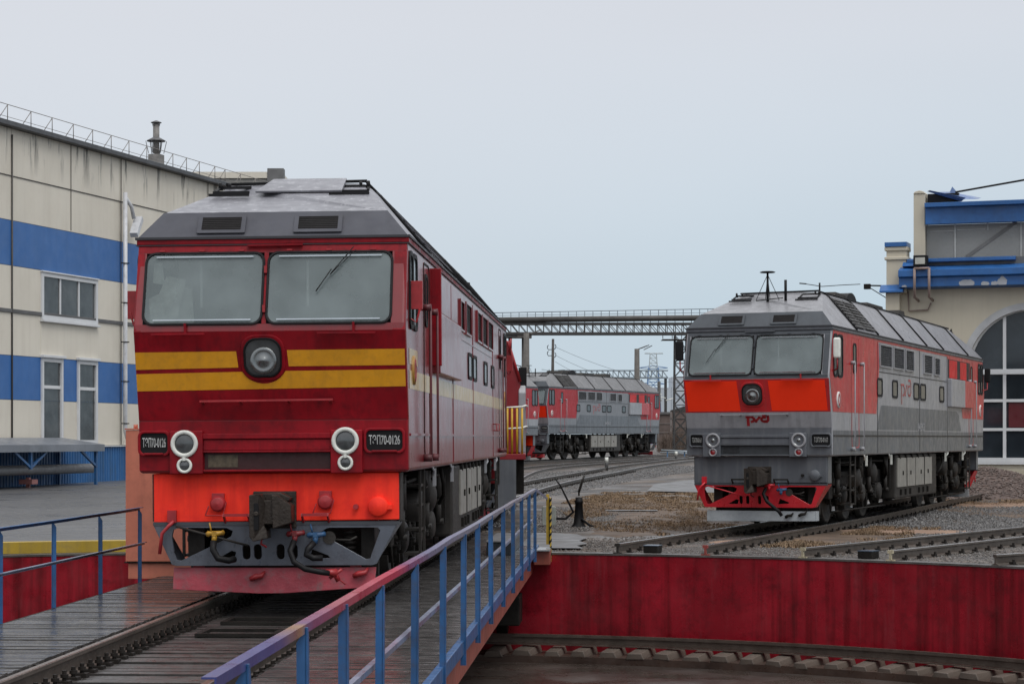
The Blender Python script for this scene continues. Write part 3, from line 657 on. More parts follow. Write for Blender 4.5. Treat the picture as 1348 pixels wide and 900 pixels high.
    # --- bogies
    for e in (0,1):
        T = endT(e)
        for yc in (4.55,):
            for s in (1,-1):
                k = MB(T)
                k.prism([(1.5,.98),(1.75,.82),(7.3,.82),(7.55,.98),(7.3,1.1),(5.6,1.12),(5.3,1.24),(3.8,1.24),(3.5,1.12),(1.75,1.1)], lambda a, b: (s*1.02, a, b), lambda a, b: (s*1.16, a, b))
                k.box(*sorted((s*1.0, s*1.2)), 1.15,1.5,.55,1.0)
                bf = k.build('bogie_frame', UND, R, bev=.02)
                for ya in (2.6,4.55,6.45):
                    k = MB(T); k.lathe((s*.70,ya,.61),(s,0,0),[(.2,-.02),(.58,0),(.645,.0),(.645,.03),(.61,.04),(.605,.13),(.55,.13),(.5,.09),(.22,.08),(.18,.14),(0,.14)],28); k.build('wheel', UND2, bf)
                    k = MB(T); k.lathe((s*.84,ya,.61),(s,0,0),[(.21,0),(.21,.36),(.17,.40),(.1,.42),(0,.42)],16); k.box(*sorted((s*.95, s*1.18)), ya-.24,ya+.24,.45,.8); k.beam((s*1.12,ya-.24,.55),(s*1.12,ya-.7,.72),.07,.12); k.beam((s*1.12,ya+.24,.65),(s*1.12,ya+.62,.84),.07,.1)
                    k.build('axle_box', UND2, bf, bev=.015)
                    k = MB(T)
                    for q in (-.36,.36):
                        k.cut()
                        for c in range(5): k.lathe((s*1.1,ya+q,.50+c*.07),(0,0,1),[(.07,0),(.11,.018),(.07,.036)],12)
                        k.cyl((s*1.1,ya+q,.4),(s*1.1,ya+q,.9),.05,.05,8)
                    k.build('spring', UND, bf)
                    k = MB(T); k.beam((s*1.0,ya+.75 if ya < 5 else ya-.75,.25),(s*1.0,ya+.68 if ya < 5 else ya-.68,.95),.09,.14); k.box(*sorted((s*.72,s*1.0)),ya+.62,ya+.70,.35,.8) if ya < 5 else k.box(*sorted((s*.72,s*1.0)),ya-.70,ya-.62,.35,.8)
                    k.build('brake_block', UND, bf)
                for ya, zz in ((3.55,.98),(5.35,1.05)):
                    k = MB(T); k.lathe((s*.95,ya,zz),(s,0,0),[(.215,0),(.22,.34),(.205,.37),(.16,.40),(.08,.425),(0,.43)],24); k.build('brake_cylinder', UND2, bf)
                k = MB(T)
                for ya in (1.7,4.05,5.0,6.9):
                    k.cut().cyl((s*1.26,ya,.62),(s*1.26,ya,.98),.05,.05,10); k.cyl((s*1.26,ya,.98),(s*1.26,ya,1.40),.07,.07,10); k.cyl((s*1.1,ya,.64),(s*1.34,ya,.64),.04,.04,8)
                k.build('damper', UND2, bf)
                k = MB(T)
                for ya in (3.1,3.9,5.2,6.0):
                    k.cut()
                    for c in range(4): k.lathe((s*1.08,ya,1.24+c*.055),(0,0,1),[(.09,0),(.14,.014),(.09,.028)],14)
                k.build('body_spring', UND, bf)
                k = MB(T)
                k.tube([(s*1.3,1.2,1.34),(s*1.3,2.0,1.3),(s*1.28,4.0,1.33),(s*1.28,6.9,1.3)],.025,6)
                k.tube([(s*1.36,6.2,1.42),(s*1.40,6.2,1.2),(s*1.38,6.5,1.02),(s*1.3,6.6,.9)],.03,6); k.tube([(s*1.36,3.3,1.42),(s*1.42,3.35,1.25),(s*1.3,3.5,1.15)],.03,6)
                k.tube([(s*1.2,1.4,.28),(s*1.2,7.2,.26)],.022,6)
                for ya in (1.3,4.5,7.0): k.tube([(s*1.2,ya,.27),(s*1.15,ya+.05,.9)],.018,5)
                k.box(*sorted((s*1.15,s*1.36)),6.95,7.1,.62,1.3); k.box(*sorted((s*1.2,s*1.42)),3.25,3.6,1.2,1.42)
                k.build('pipework', UND, R)
                k = MB(T)
                for ya in (3.2,6.05): k.cut().tube([(s*1.5,ya,1.5),(s*1.53,ya+.05,1.42),(s*1.5,ya+.12,1.36)],.018,5); k.cut().box(*sorted((s*1.49,s*1.53)),ya+.3,ya+.36,1.22,1.45)
                k.build('pipe_end', WHT if not one else GRY2, R)
            k = MB(T); 
            for ya in (2.6,4.55,6.45): k.cyl((-.75,ya,.61),(.75,ya,.61),.1,.1,10); k.box(-.6,.6,ya-.1,ya+.6,.3,.95)
            k.box(-.9,.9,.8,7.6,.95,1.44)
            k.build('traction_motor', UND, R)
    return R
# ------------------------------------------------------------------ ground, pit and tracks
PC = (-2.757, 23.2); PR = 15.0; BA = .0515        # turntable centre, radius, bridge angle
def sstep(a, b, x): t = max(0, min(1, (x-a)/(b-a))); return t*t*(3-2*t)
def gz(x, y):
    z = -.18 + .0079*(max(50, min(y, 145))-50)
    return z + .13*sstep(-3.6, -6.5, x)*(1-sstep(95, 120, y))*sstep(15.4, 15.75, math.dist((x, y), PC))
ASPH = mat('wet_asphalt', (.078,.077,.078), .38, var=.22, vs=.25, dirt=.4, ds=1.2, dc=(.05,.05,.052), bump=.5, bs=30, rv=.2)
CONC = mat('weathered_concrete', (.10,.098,.098), .5, var=.25, vs=.7, dirt=.5, ds=2.2, dc=(.12,.115,.11), bump=.3, bs=20, rv=.15)
CONCD = mat('dark_concrete', (.12,.115,.11), .6, var=.35, vs=1.5, dirt=.6, ds=3, dc=(.03,.028,.025), bump=.4, bs=20)
PITRED = mat('pit_wall_red_paint', (.27,.010,.020), .34, var=.3, vs=.7, dirt=.6, ds=3.5, dc=(.05,.006,.008), streak=.95, sc=(.055,.004,.005), ss=(2.6,2.6,.10), wh=.5, whs=(2.0,2.0,.16), whc=(.24,.045,.055), bump=.12, bs=12, rv=.18, spec=.4)
RAIL = mat('worn_rail_steel', (.12,.10,.085), .42, metal=.5, var=.25, vs=3, dirt=.4, ds=10, dc=(.05,.035,.028), streak=.3, sc=(.1,.06,.04), ss=(.6,.6,9))
RHEAD = mat('polished_rail_head', (.42,.42,.42), .25, metal=.9, var=.2, vs=2, dirt=.25, ds=14, dc=(.15,.12,.1))
SLP = mat('wet_timber_sleeper', (.10,.092,.085), .5, var=.4, vs=3, dirt=.5, ds=6, dc=(.03,.027,.024), bump=.4, bs=20, rv=.2)
CLIP = mat('rail_clip_iron', (.018,.015,.013), .6, metal=.0, spec=.2, var=.4, vs=20)
def ground_mat():
    m = bpy.data.materials.new('yard_ground'); m.use_nodes = True; nt = m.node_tree; N = nt.nodes; L = nt.links; b = N['Principled BSDF']
    geo = N.new('ShaderNodeNewGeometry'); P = geo.outputs['Position']
    def noise(s, d=6, r=.6):
        n = N.new('ShaderNodeTexNoise'); n.inputs['Scale'].default_value = s; n.inputs['Detail'].default_value = d; n.inputs['Roughness'].default_value = r; L.new(P, n.inputs['Vector']); return n.outputs['Fac']
    def mr(s, a, bb, c=0., d=1.):
        n = N.new('ShaderNodeMapRange'); n.inputs[1].default_value = a; n.inputs[2].default_value = bb; n.inputs[3].default_value = c; n.inputs[4].default_value = d; L.new(s, n.inputs[0]); return n.outputs[0]
    def mix(f, a, c):
        n = N.new('ShaderNodeMix'); n.data_type = 'RGBA'; L.new(f, n.inputs[0])
        for s, v in ((6, a), (7, c)):
            if isinstance(v, tuple): n.inputs[s].default_value = (*v, 1)
            else: L.new(v, n.inputs[s])
        return n.outputs[2]
    vo = N.new('ShaderNodeTexVoronoi'); vo.inputs['Scale'].default_value = 13; L.new(P, vo.inputs['Vector'])
    stone = mix(mr(vo.outputs['Distance'], 0, .55), (.075,.063,.054), (.012,.010,.009))
    col = mix(mr(noise(.5), .42, .62), stone, (.075,.062,.052))
    col = mix(mr(noise(.16, 4), .46, .6, 0, .85), col, (.052,.043,.037))
    col = mix(mr(noise(.33, 7), .48, .58, 0, .9), col, (.11,.08,.056))
    col = mix(mr(noise(3.5, 6), .45, .7, 0, .6), col, (.05,.045,.042))
    L.new(col, b.inputs['Base Color']); L.new(mr(noise(.4, 5), .35, .65, .3, .85), b.inputs['Roughness'])
    bn = N.new('ShaderNodeBump'); bn.inputs['Strength'].default_value = .7; bn.inputs['Distance'].default_value = .05; L.new(vo.outputs['Distance'], bn.inputs['Height']); L.new(bn.outputs[0], b.inputs['Normal'])
    return m
# ground sheet: rings round the pit out to the horizon
g = MB(); nseg = 144; rr = [PR+.3,15.8,16.6,18,20,22.5,25,28,32,36,41,47,54,62,72,84,98,115,135,160,200,260,350,500,800,1500,3000]
for r in rr:
    for i in range(nseg):
        a = 2*pi*i/nseg; x, y = PC[0]+r*sin(a), PC[1]+r*cos(a)
        g.v.append((x, y, gz(x, y)+(.012*math.sin(x*1.3)*math.sin(y*.9) if r > 17 else 0)))
for j in range(len(rr)-1):
    for i in range(nseg):
        k = (i+1) % nseg; g.f.append((j*nseg+i, j*nseg+k, (j+1)*nseg+k, (j+1)*nseg+i)); g.sm.append(True)
o = g.build('ground', ground_mat()); o['kind'] = 'structure'
def ringstrip(r0, r1, z0, z1, a0, a1, n, name, m, parent=None, follow=False, dz=0.):
    """annular block between radii, heights z0..z1 (angles in degrees from +Y towards +X)"""
    k = MB(); close = abs(a1-a0) >= 359.9
    P = []
    for i in range(n+1):
        a = math.radians(a0+(a1-a0)*i/n); s_, c_ = sin(a), cos(a)
        add = 0
        q = []
        for r, z in ((r0,z0),(r1,z0),(r1,z1),(r0,z1)):
            x, y = PC[0]+r*s_, PC[1]+r*c_
            zz = z if not follow or z != z1 else gz(x, y)+dz
            q.append((x, y, zz))
        P += q
    F_ = []
    for i in range(n):
        for j in range(4): F_.append((i*4+j, i*4+(j+1) % 4, (i+1)*4+(j+1) % 4, (i+1)*4+j))
    if not close: F_ += [(0,1,2,3), (n*4, n*4+1, n*4+2, n*4+3)]
    k.add(P, F_); return k.build(name, m, parent)
# pit
fl_ = MB(); fl_.add([(PC[0]+14.1*sin(2*pi*i/120), PC[1]+14.1*cos(2*pi*i/120), -2.02) for i in range(120)], [tuple(range(120))])
o = fl_.build('pit_floor', mat('pit_floor_concrete', (.06,.047,.04), .3, var=.45, vs=.35, dirt=.75, ds=.9, dc=(.022,.018,.016), streak=.5, ss=(.5,2.5,1), bump=.3, bs=8, rv=.25)); o['kind'] = 'structure'
pit = thing('pit_wall', 'round turntable pit wall painted deep red with dark damp streaks', 'pit wall')
ringstrip(PR, PR+.3, -2.1, -.206, 0, 360, 240, 'wall', PITRED, pit)
ringstrip(PR-.012, PR+.34, -.205, -.172, 0, 360, 240, 'coping', mat('stained_coping', (.085,.08,.076), .5, var=.5, vs=2, dirt=.7, ds=3, dc=(.03,.028,.025), rv=.2), pit)
ringstrip(14.05, 15.0, -2.1, -1.90, 0, 360, 200, 'ledge', mat('muddy_ledge', (.055,.036,.028), .4, var=.4, vs=2, dirt=.6, ds=4, dc=(.02,.015,.013), bump=.4, bs=10, rv=.2), pit)
rr_ = thing('ring_rail', 'circular rail on short concrete blocks along the foot of the red pit wall', 'rail')
ringstrip(14.52, 14.59, -1.62, -1.57, 0, 360, 240, 'rail_head', RAIL, rr_)
ringstrip(14.545, 14.565, -1.73, -1.62, 0, 360, 240, 'rail_web', RAIL, rr_)
ringstrip(14.48, 14.63, -1.755, -1.735, 0, 360, 240, 'rail_foot', RAIL, rr_)
sl = MB(); sl.prism([(-.17,0),(.17,0),(.12,.15),(-.12,.15)], lambda a, b: (a, -.44, b*.7), lambda a, b: (a, .36, b)); 
SLB = mat('mossy_concrete_block', (.105,.085,.07), .55, var=.35, vs=4, dirt=.5, ds=8, dc=(.05,.035,.028))
first = None
# visible from the photo and from a step aside: the arc beyond the bridge end, both sides
for i in range(100):
    a = math.radians(6 + i*2.02 if i < 50 else -(4 + (i-50)*2.02))
    if first is None: first = sl.build('sleeper_block', SLB, rr_, bev=.012); q = first
    else: q = first.copy(); COL.objects.link(q)
    q.location = (PC[0]+14.5*sin(a), PC[1]+14.5*cos(a), -1.91+random.uniform(-.03,.01)); q.rotation_euler = (random.uniform(-.04,.04), random.uniform(-.04,.04), -a+random.uniform(-.08,.08)); q.scale = (random.uniform(.8,1.15), random.uniform(.9,1.08), 1)
# yellow kerb on the left side of the pit
kb = ringstrip(PR+.35, PR+.7, -.2, .03, -95, -9, 90, 'yellow_kerb', mat('yellow_kerb_paint', (.42,.29,.03), .55, var=.2, vs=1.5, dirt=.6, ds=3, dc=(.16,.13,.07), streak=.4))
tag(kb, 'low yellow painted kerb running round the left rim of the pit', 'kerb')
# asphalt yard on the left, following the kerb
a = MB(); pts = []
for i in range(61):
    t = math.radians(-100+92*i/60); pts.append((PC[0]+(PR+.7)*sin(t), PC[1]+(PR+.7)*cos(t)))
grid = []
for i, (x, y) in enumerate(pts):
    dx, dy = (x-PC[0]), (y-PC[1]); row = []
    for f in (0,.04,.1,.2,.35,.55,.8,1.):
        X2, Y2 = (-60 + (x+60)*.0, 8+ (y-8)*4.2) if False else (x+(-75-x)*(1-i/60)*f + (-5.2-x)*(i/60)*f, y+((10+95*i/60)-y)*f)
        row.append((X2, Y2, max(gz(X2, Y2)+.03, -.045+.0)+.0))
    grid.append(row)
n = len(grid[0])
a.add([p for r in grid for p in r], [(i*n+j, i*n+j+1, (i+1)*n+j+1, (i+1)*n+j) for i in range(60) for j in range(n-1)], True)
o = a.build('yard_asphalt', ASPH); o['kind'] = 'structure'
# ---- rails
def sweep(mb, pts, prof, off):
    """sweep a (lateral, z) profile along pts, shifted sideways by off"""
    n = len(prof); vs = []
    for i, p in enumerate(pts):
        q0 = pts[max(i-1, 0)]; q1 = pts[min(i+1, len(pts)-1)]
        d = Vector((q1[0]-q0[0], q1[1]-q0[1])).normalized(); r = Vector((d.y, -d.x))
        for (l, z) in prof: vs.append((p[0]+r.x*(off+l), p[1]+r.y*(off+l), p[2]+z))
    fs = [(i*n+k, i*n+(k+1) % n, (i+1)*n+(k+1) % n, (i+1)*n+k) for i in range(len(pts)-1) for k in range(n)]
    fs += [tuple(range(n)), tuple(range((len(pts)-1)*n, len(pts)*n))]
    mb.add(vs, fs)
RPROF = [(-.036,0-.004),(.036,-.004),(.037,-.035),(.012,-.05),(.01,-.14),(.07,-.165),(.07,-.18),(-.07,-.18),(-.07,-.165),(-.01,-.14),(-.012,-.05),(-.037,-.035)]
HPROF = [(-.03,-.0045),(.03,-.0045),(.024,.0),(-.024,.0)]
CLIPM = MB(); CLIPM.box(-.12,.12,-.09,.09,-.19,-.165); CLIPM.cyl((-.1,0,-.165),(-.1,0,-.09),.022,.022,6); CLIPM.cyl((.1,0,-.165),(.1,0,-.09),.022,.022,6); CLIPM.box(-.12,-.04,-.04,.04,-.165,-.13); CLIPM.box(.04,.12,-.04,.04,-.165,-.13)
SLEEP = {}
def resample(pts, step):
    out = []; acc = 0.; nxt = step*.6
    for p, q in zip(pts, pts[1:]):
        d = math.dist(p[:2], q[:2])
        while acc+d >= nxt:
            t = (nxt-acc)/d; out.append(((p[0]+(q[0]-p[0])*t, p[1]+(q[1]-p[1])*t), math.atan2(q[1]-p[1], q[0]-p[0]))); nxt += step
        acc += d
    return out
def smooth(pts, n=8):
    out = []
    for i in range(len(pts)-1):
        p0, p1, p2, p3 = [Vector(pts[max(0, min(len(pts)-1, i+k))]) for k in (-1,0,1,2)]
        for j in range(n):
            t = j/n; out.append(.5*((2*p1)+(p2-p0)*t+(2*p0-5*p1+4*p2-p3)*t*t+(3*p1-p0-3*p2+p3)*t**3))
    out.append(Vector(pts[-1])); return out
def track(label, pts2, step=.62, clips=True, sleepers=True, lift=.18, smat=None):
    T_ = thing('railway_track', label, 'railway track')
    pts = [(p[0], p[1], -.18+.0079*(max(50, min(p[1],145))-50)+lift) for p in pts2]
    for s in (-.797,.797):
        k = MB(); sweep(k, pts, RPROF, s); r = k.build('rail', RAIL, T_)
        k = MB(); sweep(k, pts, HPROF, s); k.build('running_surface', RHEAD, r)
    R_ = resample(pts, step)[:100]
    base = None; cb = None
    for (p, a) in R_:
        z = -.18+.0079*(max(50, min(p[1],145))-50)+lift
        if sleepers:
            if base is None:
                k = MB(); k.box(-1.33,1.33,-.12,.12,-.36,-.182-.004); base = k.build('sleeper', smat or SLP, T_, bev=.012); q = base
            else: q = base.copy(); COL.objects.link(q)
            q.location = (p[0], p[1], z); q.rotation_euler = (0, 0, a-pi/2+random.uniform(-.02,.02))
    if clips:
        k = MB()
        for (p, a) in R_:
            z = -.18+.0079*(max(50, min(p[1],145))-50)+lift
            for s in (-.797,.797):
                c_, s_ = cos(a-pi/2), sin(a-pi/2)
                k.T = lambda x, y, zz: (p[0]+(x+s)*c_-y*s_, p[1]+(x+s)*s_+y*c_, z+zz)
                k.add(CLIPM.v, CLIPM.f)
        k.build('rail_fastenings', CLIP, T_, kind='stuff')
    return T_
def radial(a, r0, r1): return [(PC[0]+r*sin(a), PC[1]+r*cos(a)) for r in [r0+(r1-r0)*i/10 for i in range(11)]]
def rail_caps(T_, a, ms):
    for s, m in zip((-.797,.797), ms):
        x, y = PC[0]+15.0*sin(a)+s*cos(a), PC[1]+15.0*cos(a)-s*sin(a); k = MB(); c_, s_ = cos(-a), sin(-a)
        k.T = lambda X, Y, Z: (x+X*c_-Y*s_, y+X*s_+Y*c_, Z); k.box(-.045,.045,-.006,.05,-.05,.005); k.box(-.016,.016,-.006,.05,-.15,-.051); k.box(-.075,.075,-.006,.05,-.178,-.151); k.build('painted_rail_end', m, T_)
CRE = mat('cream_rail_end', (.45,.40,.28), .5, dirt=.6, ds=20); REN = mat('red_rail_end', (.3,.06,.05), .5, dirt=.6, ds=20)
rail_caps(track('railway track under the red and grey locomotive nearest the pit', radial(.3644, 15.05, 66)), .3644, (UND2, REN))
rail_caps(track('middle of the three stub tracks ending at the red pit wall', radial(.588, 15.05, 62)), .588, (CRE, CRE))
track('short railway track at the right picture edge ending at the pit rim', radial(.82, 15.02, 45))
ax = lambda y: -2.7035+math.tan(BA)*(y-24.236)
T1 = [(ax(38.25),38.25),(ax(45),45),(ax(52),52),(-.95,60),(-.33,67),(1.45,81),(3.7,94),(5.75,106),(7.6,115),(10.2,126),(14.2,140),(24,165)]
track('railway track leaving the far end of the turntable bridge and curving right', smooth(T1), .64)
T2 = [(-1.05,60.5),(-.9,70),(-.45,84),(.25,96),(1.2,104),(2.9,111.5),(5.5,120),(8.6,128.5),(13.5,139),(22,152)]
track('second curving railway track between the turntable exit and the far locomotives', smooth(T2), .7, clips=False, lift=.174)
d3 = Vector((sin(.38), cos(.38)))
T3 = [(-9.5,95),(-6.6,102),(-2.8,110),(.45,119.2),(3.8,128),(7.9,138.2),(13,150),(24,172)]
track('distant railway track carrying the two coupled locomotives behind', smooth(T3), .8, clips=False)
# rail stop boxes between the stub rails
for (r, a, lb) in ((15.5,.345,'small black steel lock box between the rails of the occupied track at the pit rim'),(15.5,.60,'small black steel lock box between rails of the empty stub track')):
    t_ = thing('lock_box', lb, 'lock box', (PC[0]+r*sin(a), PC[1]+r*cos(a), -.17), (0,0,-a))
    k = MB(); k.box(-.13,.13,-.15,.15,0,.12); k.build('box', UND, t_, bev=.012)
    k = MB(); k.box(-.135,.135,-.155,.155,.12,.135); k.build('lid', mat('wet_steel_lid', (.1,.13,.17), .25, metal=.3), t_)
# concrete pads
def pad(name, poly, m, lift=.012, th=.0):
    k = MB(); k.add([(x, y, gz(x, y)+lift+.012) for x, y in poly], [tuple(range(len(poly)))]); o = k.build(name, m); o['kind'] = 'structure'; return o
pad('concrete_pavement', [(.1,38.8),(1.3,38.7),(1.2,39.6),(1.42,40.4),(1.3,41.5),(1.5,42.6),(1.35,44.3),(.9,44.9),(.45,45.1)], CONC, .03)
pad('concrete_path', [(4.6,73),(5.4,81),(7.2,87),(12.5,87),(13.0,73.5),(8,70.5)], CONC, .03)
pad('concrete_strip', [(2.5,57),(3.9,57),(3.9,57.6),(2.5,57.6)], CONC, .03)
SOIL = mat('brown_soil', (.105,.070,.046), .75, var=.4, vs=.8, dirt=.75, ds=1.1, dc=(.045,.040,.037), bump=.5, bs=12, rv=.2)
def soil(cx, cy, rx, ry, ph):
    k = MB(); vs = []; n = 10; m_ = 60
    for j in range(n+1):
        for i in range(m_):
            t = 2*pi*i/m_; q = j/n*(1+.16*sin(3*t+ph)+.10*sin(7*t+2*ph)+.06*sin(13*t)+.05*sin(23*t+ph)); x, y = cx+rx*q*cos(t), cy+ry*q*sin(t); vs.append((x, y, gz(x, y)+.022+.012*sin(x*1.3)*sin(y*.9)-(.03 if j == n else 0)))
    k.add(vs, [(j*m_+i, j*m_+(i+1) % m_, (j+1)*m_+(i+1) % m_, (j+1)*m_+i) for j in range(n) for i in range(m_)], True)
    o = k.build('soil_patch', SOIL); o['kind'] = 'structure'
soil(4.3,56,2.3,11,.4); soil(2.5,46.2,.9,2.2,1.3); soil(6.6,44.2,1.3,3.0,2.1); soil(13.5,56.5,2.0,3.5,.9)
# scattered stones, dry grass
def stones(name, label_kind, n, area, size, m, zf=None):
    k = MB(); base = [(1,0,0),(-1,0,0),(0,1,0),(0,-1,0),(0,0,1),(0,0,-1)]; F_ = [(0,2,4),(2,1,4),(1,3,4),(3,0,4),(2,0,5),(1,2,5),(3,1,5),(0,3,5)]
    for _ in range(n):
        x, y = area(); z = zf(x, y) if zf else gz(x, y)
        s_ = random.uniform(*size); sx, sy, sz = s_*random.uniform(.7,1.3), s_*random.uniform(.6,1.1), s_*random.uniform(.45,.8); th = random.uniform(0,pi); c_, q_ = cos(th), sin(th)
        j = random.uniform(-.35,.35); j2 = random.uniform(-.35,.35)
        vs = []
        for (a_, b_, c2) in base:
            X_, Y_, Z_ = a_*sx+j*c2*sx, b_*sy+j2*c2*sy, c2*sz+a_*j*sz*.7; vs.append((x+X_*c_-Y_*q_, y+X_*q_+Y_*c_, z+Z_+sz*.2))
        k.add(vs, F_)
    o = k.build(name, m); o['kind'] = 'stuff'; o['label'] = label_kind; o['category'] = 'gravel'; return o
STN = mat('wet_stone', (.068,.064,.062), .35, var=.6, vs=9, rv=.2); STN2 = mat('brown_stone', (.09,.062,.052), .55, var=.5, vs=7)
STN3 = mat('pale_stone', (.072,.063,.056), .35, var=.75, vs=9)
def tri_area(P):
    def f():
        while True:
            x = random.uniform(min(p[0] for p in P), max(p[0] for p in P)); y = random.uniform(min(p[1] for p in P), max(p[1] for p in P)); ins = False
            for i in range(len(P)):
                (x1, y1), (x2, y2) = P[i], P[i-1]
                if (y1 > y) != (y2 > y) and x < (x2-x1)*(y-y1)/(y2-y1)+x1: ins = not ins
            if ins and math.dist((x, y), PC) > PR+.4: return x, y
    return f
stones('gravel', 'dark wet gravel spread between the right hand tracks', 13000, tri_area([(7.4,49),(9.6,45.5),(14,47.5),(17,56),(16,64),(12.2,63),(9,55)]), (.025,.06), STN)
stones('gravel', 'grey ballast stones by the pit rim and around the stub rails', 13000, tri_area([(.4,38.4),(3,37.4),(6,35.5),(9,32.5),(11.5,34),(13,43),(9,47),(5,42),(2.6,44),(1.0,43)]), (.012,.035), STN3)
stones('gravel', 'pale ballast in patches beside the curving track', 5000, tri_area([(-.1,46),(1.3,46),(3.6,51),(2.6,59),(1.1,60)]), (.02,.05), STN3)
stones('gravel', 'ballast along the curving tracks', 9000, tri_area([(-3.6,46),(-.4,46),(.1,60),(1.2,68),(5.6,90),(11,112),(8,117),(1,98),(-2.3,75)]), (.03,.07), STN)
# gravel heap behind the right hand locomotive
def heap(x, y):
    d = math.hypot((x-15.3)/3.6, (y-69)/3.2); return gz(x, y)-.05+1.0*max(0, 1-d)**.85*(1+.1*sin(x*3)*cos(y*2.3))
k = MB(); n = 28; vs = []
for i in range(n+1):
    for j in range(n+1):
        x = 11.2+8.2*i/n; y = 65.4+7.2*j/n; vs.append((x, y, heap(x, y)+random.uniform(-.02,.02)))
k.add(vs, [(i*(n+1)+j, (i+1)*(n+1)+j, (i+1)*(n+1)+j+1, i*(n+1)+j+1) for i in range(n) for j in range(n)], True)
hp = k.build('gravel_heap', STN2); tag(hp, 'dark brown heap of gravel against the engine house wall', 'gravel heap')
o = stones('gravel', '', 7000, tri_area([(11.6,66),(19,66),(19,72),(11.6,72)]), (.03,.075), STN2, heap); o.parent = hp; o.name = 'loose_stones'
for kk in ('label','category'): del o[kk]
GR = mat('dry_brown_grass', (.20,.135,.08), .8, var=.5, vs=5, dirt=.4, ds=2, dc=(.07,.05,.03))
def grass(label, n, area, hgt, thr=.0):
    k = MB()
    from mathutils import noise as nz
    c = 0
    while c < n:
        x, y = area()
        if (nz.noise(Vector((x*.5, y*.22, 3.1)))+.8*nz.noise(Vector((x*1.6, y*.7, 1.1)))+.4*nz.noise(Vector((x*4, y*2.5, 5.1)))-thr)*2.2 < random.random(): continue
        c += 1; z = gz(x, y)
        for b in range(3):
            a_ = random.uniform(0, 2*pi); h = random.uniform(*hgt); w = .012+.008*random.random(); l = h*random.uniform(.3,1.0)
            bx, by = x+random.uniform(-.06,.06), y+random.uniform(-.06,.06)
            o_ = len(k.v); k.v += [(bx-w*sin(a_), by+w*cos(a_), z), (bx+w*sin(a_), by-w*cos(a_), z), (bx+l*cos(a_), by+l*sin(a_), z+h)]; k.f.append((o_, o_+1, o_+2)); k.sm.append(False)
    o = k.build('dry_grass', GR); o['kind'] = 'stuff'; o['label'] = label; o['category'] = 'grass'
grass('dry brown grass between the curving track and the right locomotive', 24000, tri_area([(1.9,46.5),(4.0,43.0),(4.6,46),(5.6,52),(7.4,62),(8.6,70),(6,72),(3.2,73),(1.9,66),(1.1,60),(1.6,52)]), (.015,.065), -.3)
grass('dry grass beside the rail of the occupied stub track', 5000, tri_area([(4.6,39.6),(7.0,44.8),(8.2,48.5),(9.5,47.5),(8,43),(6,39.5)]), (.02,.08), .02)
grass('thin dry grass in front of the gravel heap', 2500, tri_area([(12.5,61),(18,60),(20,66),(13,66)]), (.03,.09), .0)
SAND = mat('pale_brown_sand', (.25,.16,.11), .8, var=.25, vs=2, dirt=.4, ds=3, dc=(.12,.09,.07), bump=.4, bs=8)
def mound(cx, cy, rx, ry, h, name='sand_patch'):
    k = MB(); vs = []; n = 12; m_ = 28
    for j in range(n+1):
        for i in range(m_):
            t = 2*pi*i/m_; q = j/n*(1+.18*sin(3*t+cx)+.1*sin(5*t)); x, y = cx+rx*q*cos(t), cy+ry*q*sin(t); vs.append((x, y, gz(x, y)+.012+h*(1-(j/n)**2)-(.02 if j == n else 0)))
    k.add(vs, [(j*m_+i, j*m_+(i+1) % m_, (j+1)*m_+(i+1) % m_, (j+1)*m_+i) for j in range(n) for i in range(m_)], True)
    o = k.build(name, SAND); o['kind'] = 'structure'
mound(8.3,46.3,1.6,1.1,.03); mound(14.6,61.5,2.8,1.6,.04); mound(9.7,36.6,.7,.5,.10); mound(9.0,35.2,.45,.3,.06); mound(4.3,41.3,.45,.6,.05)

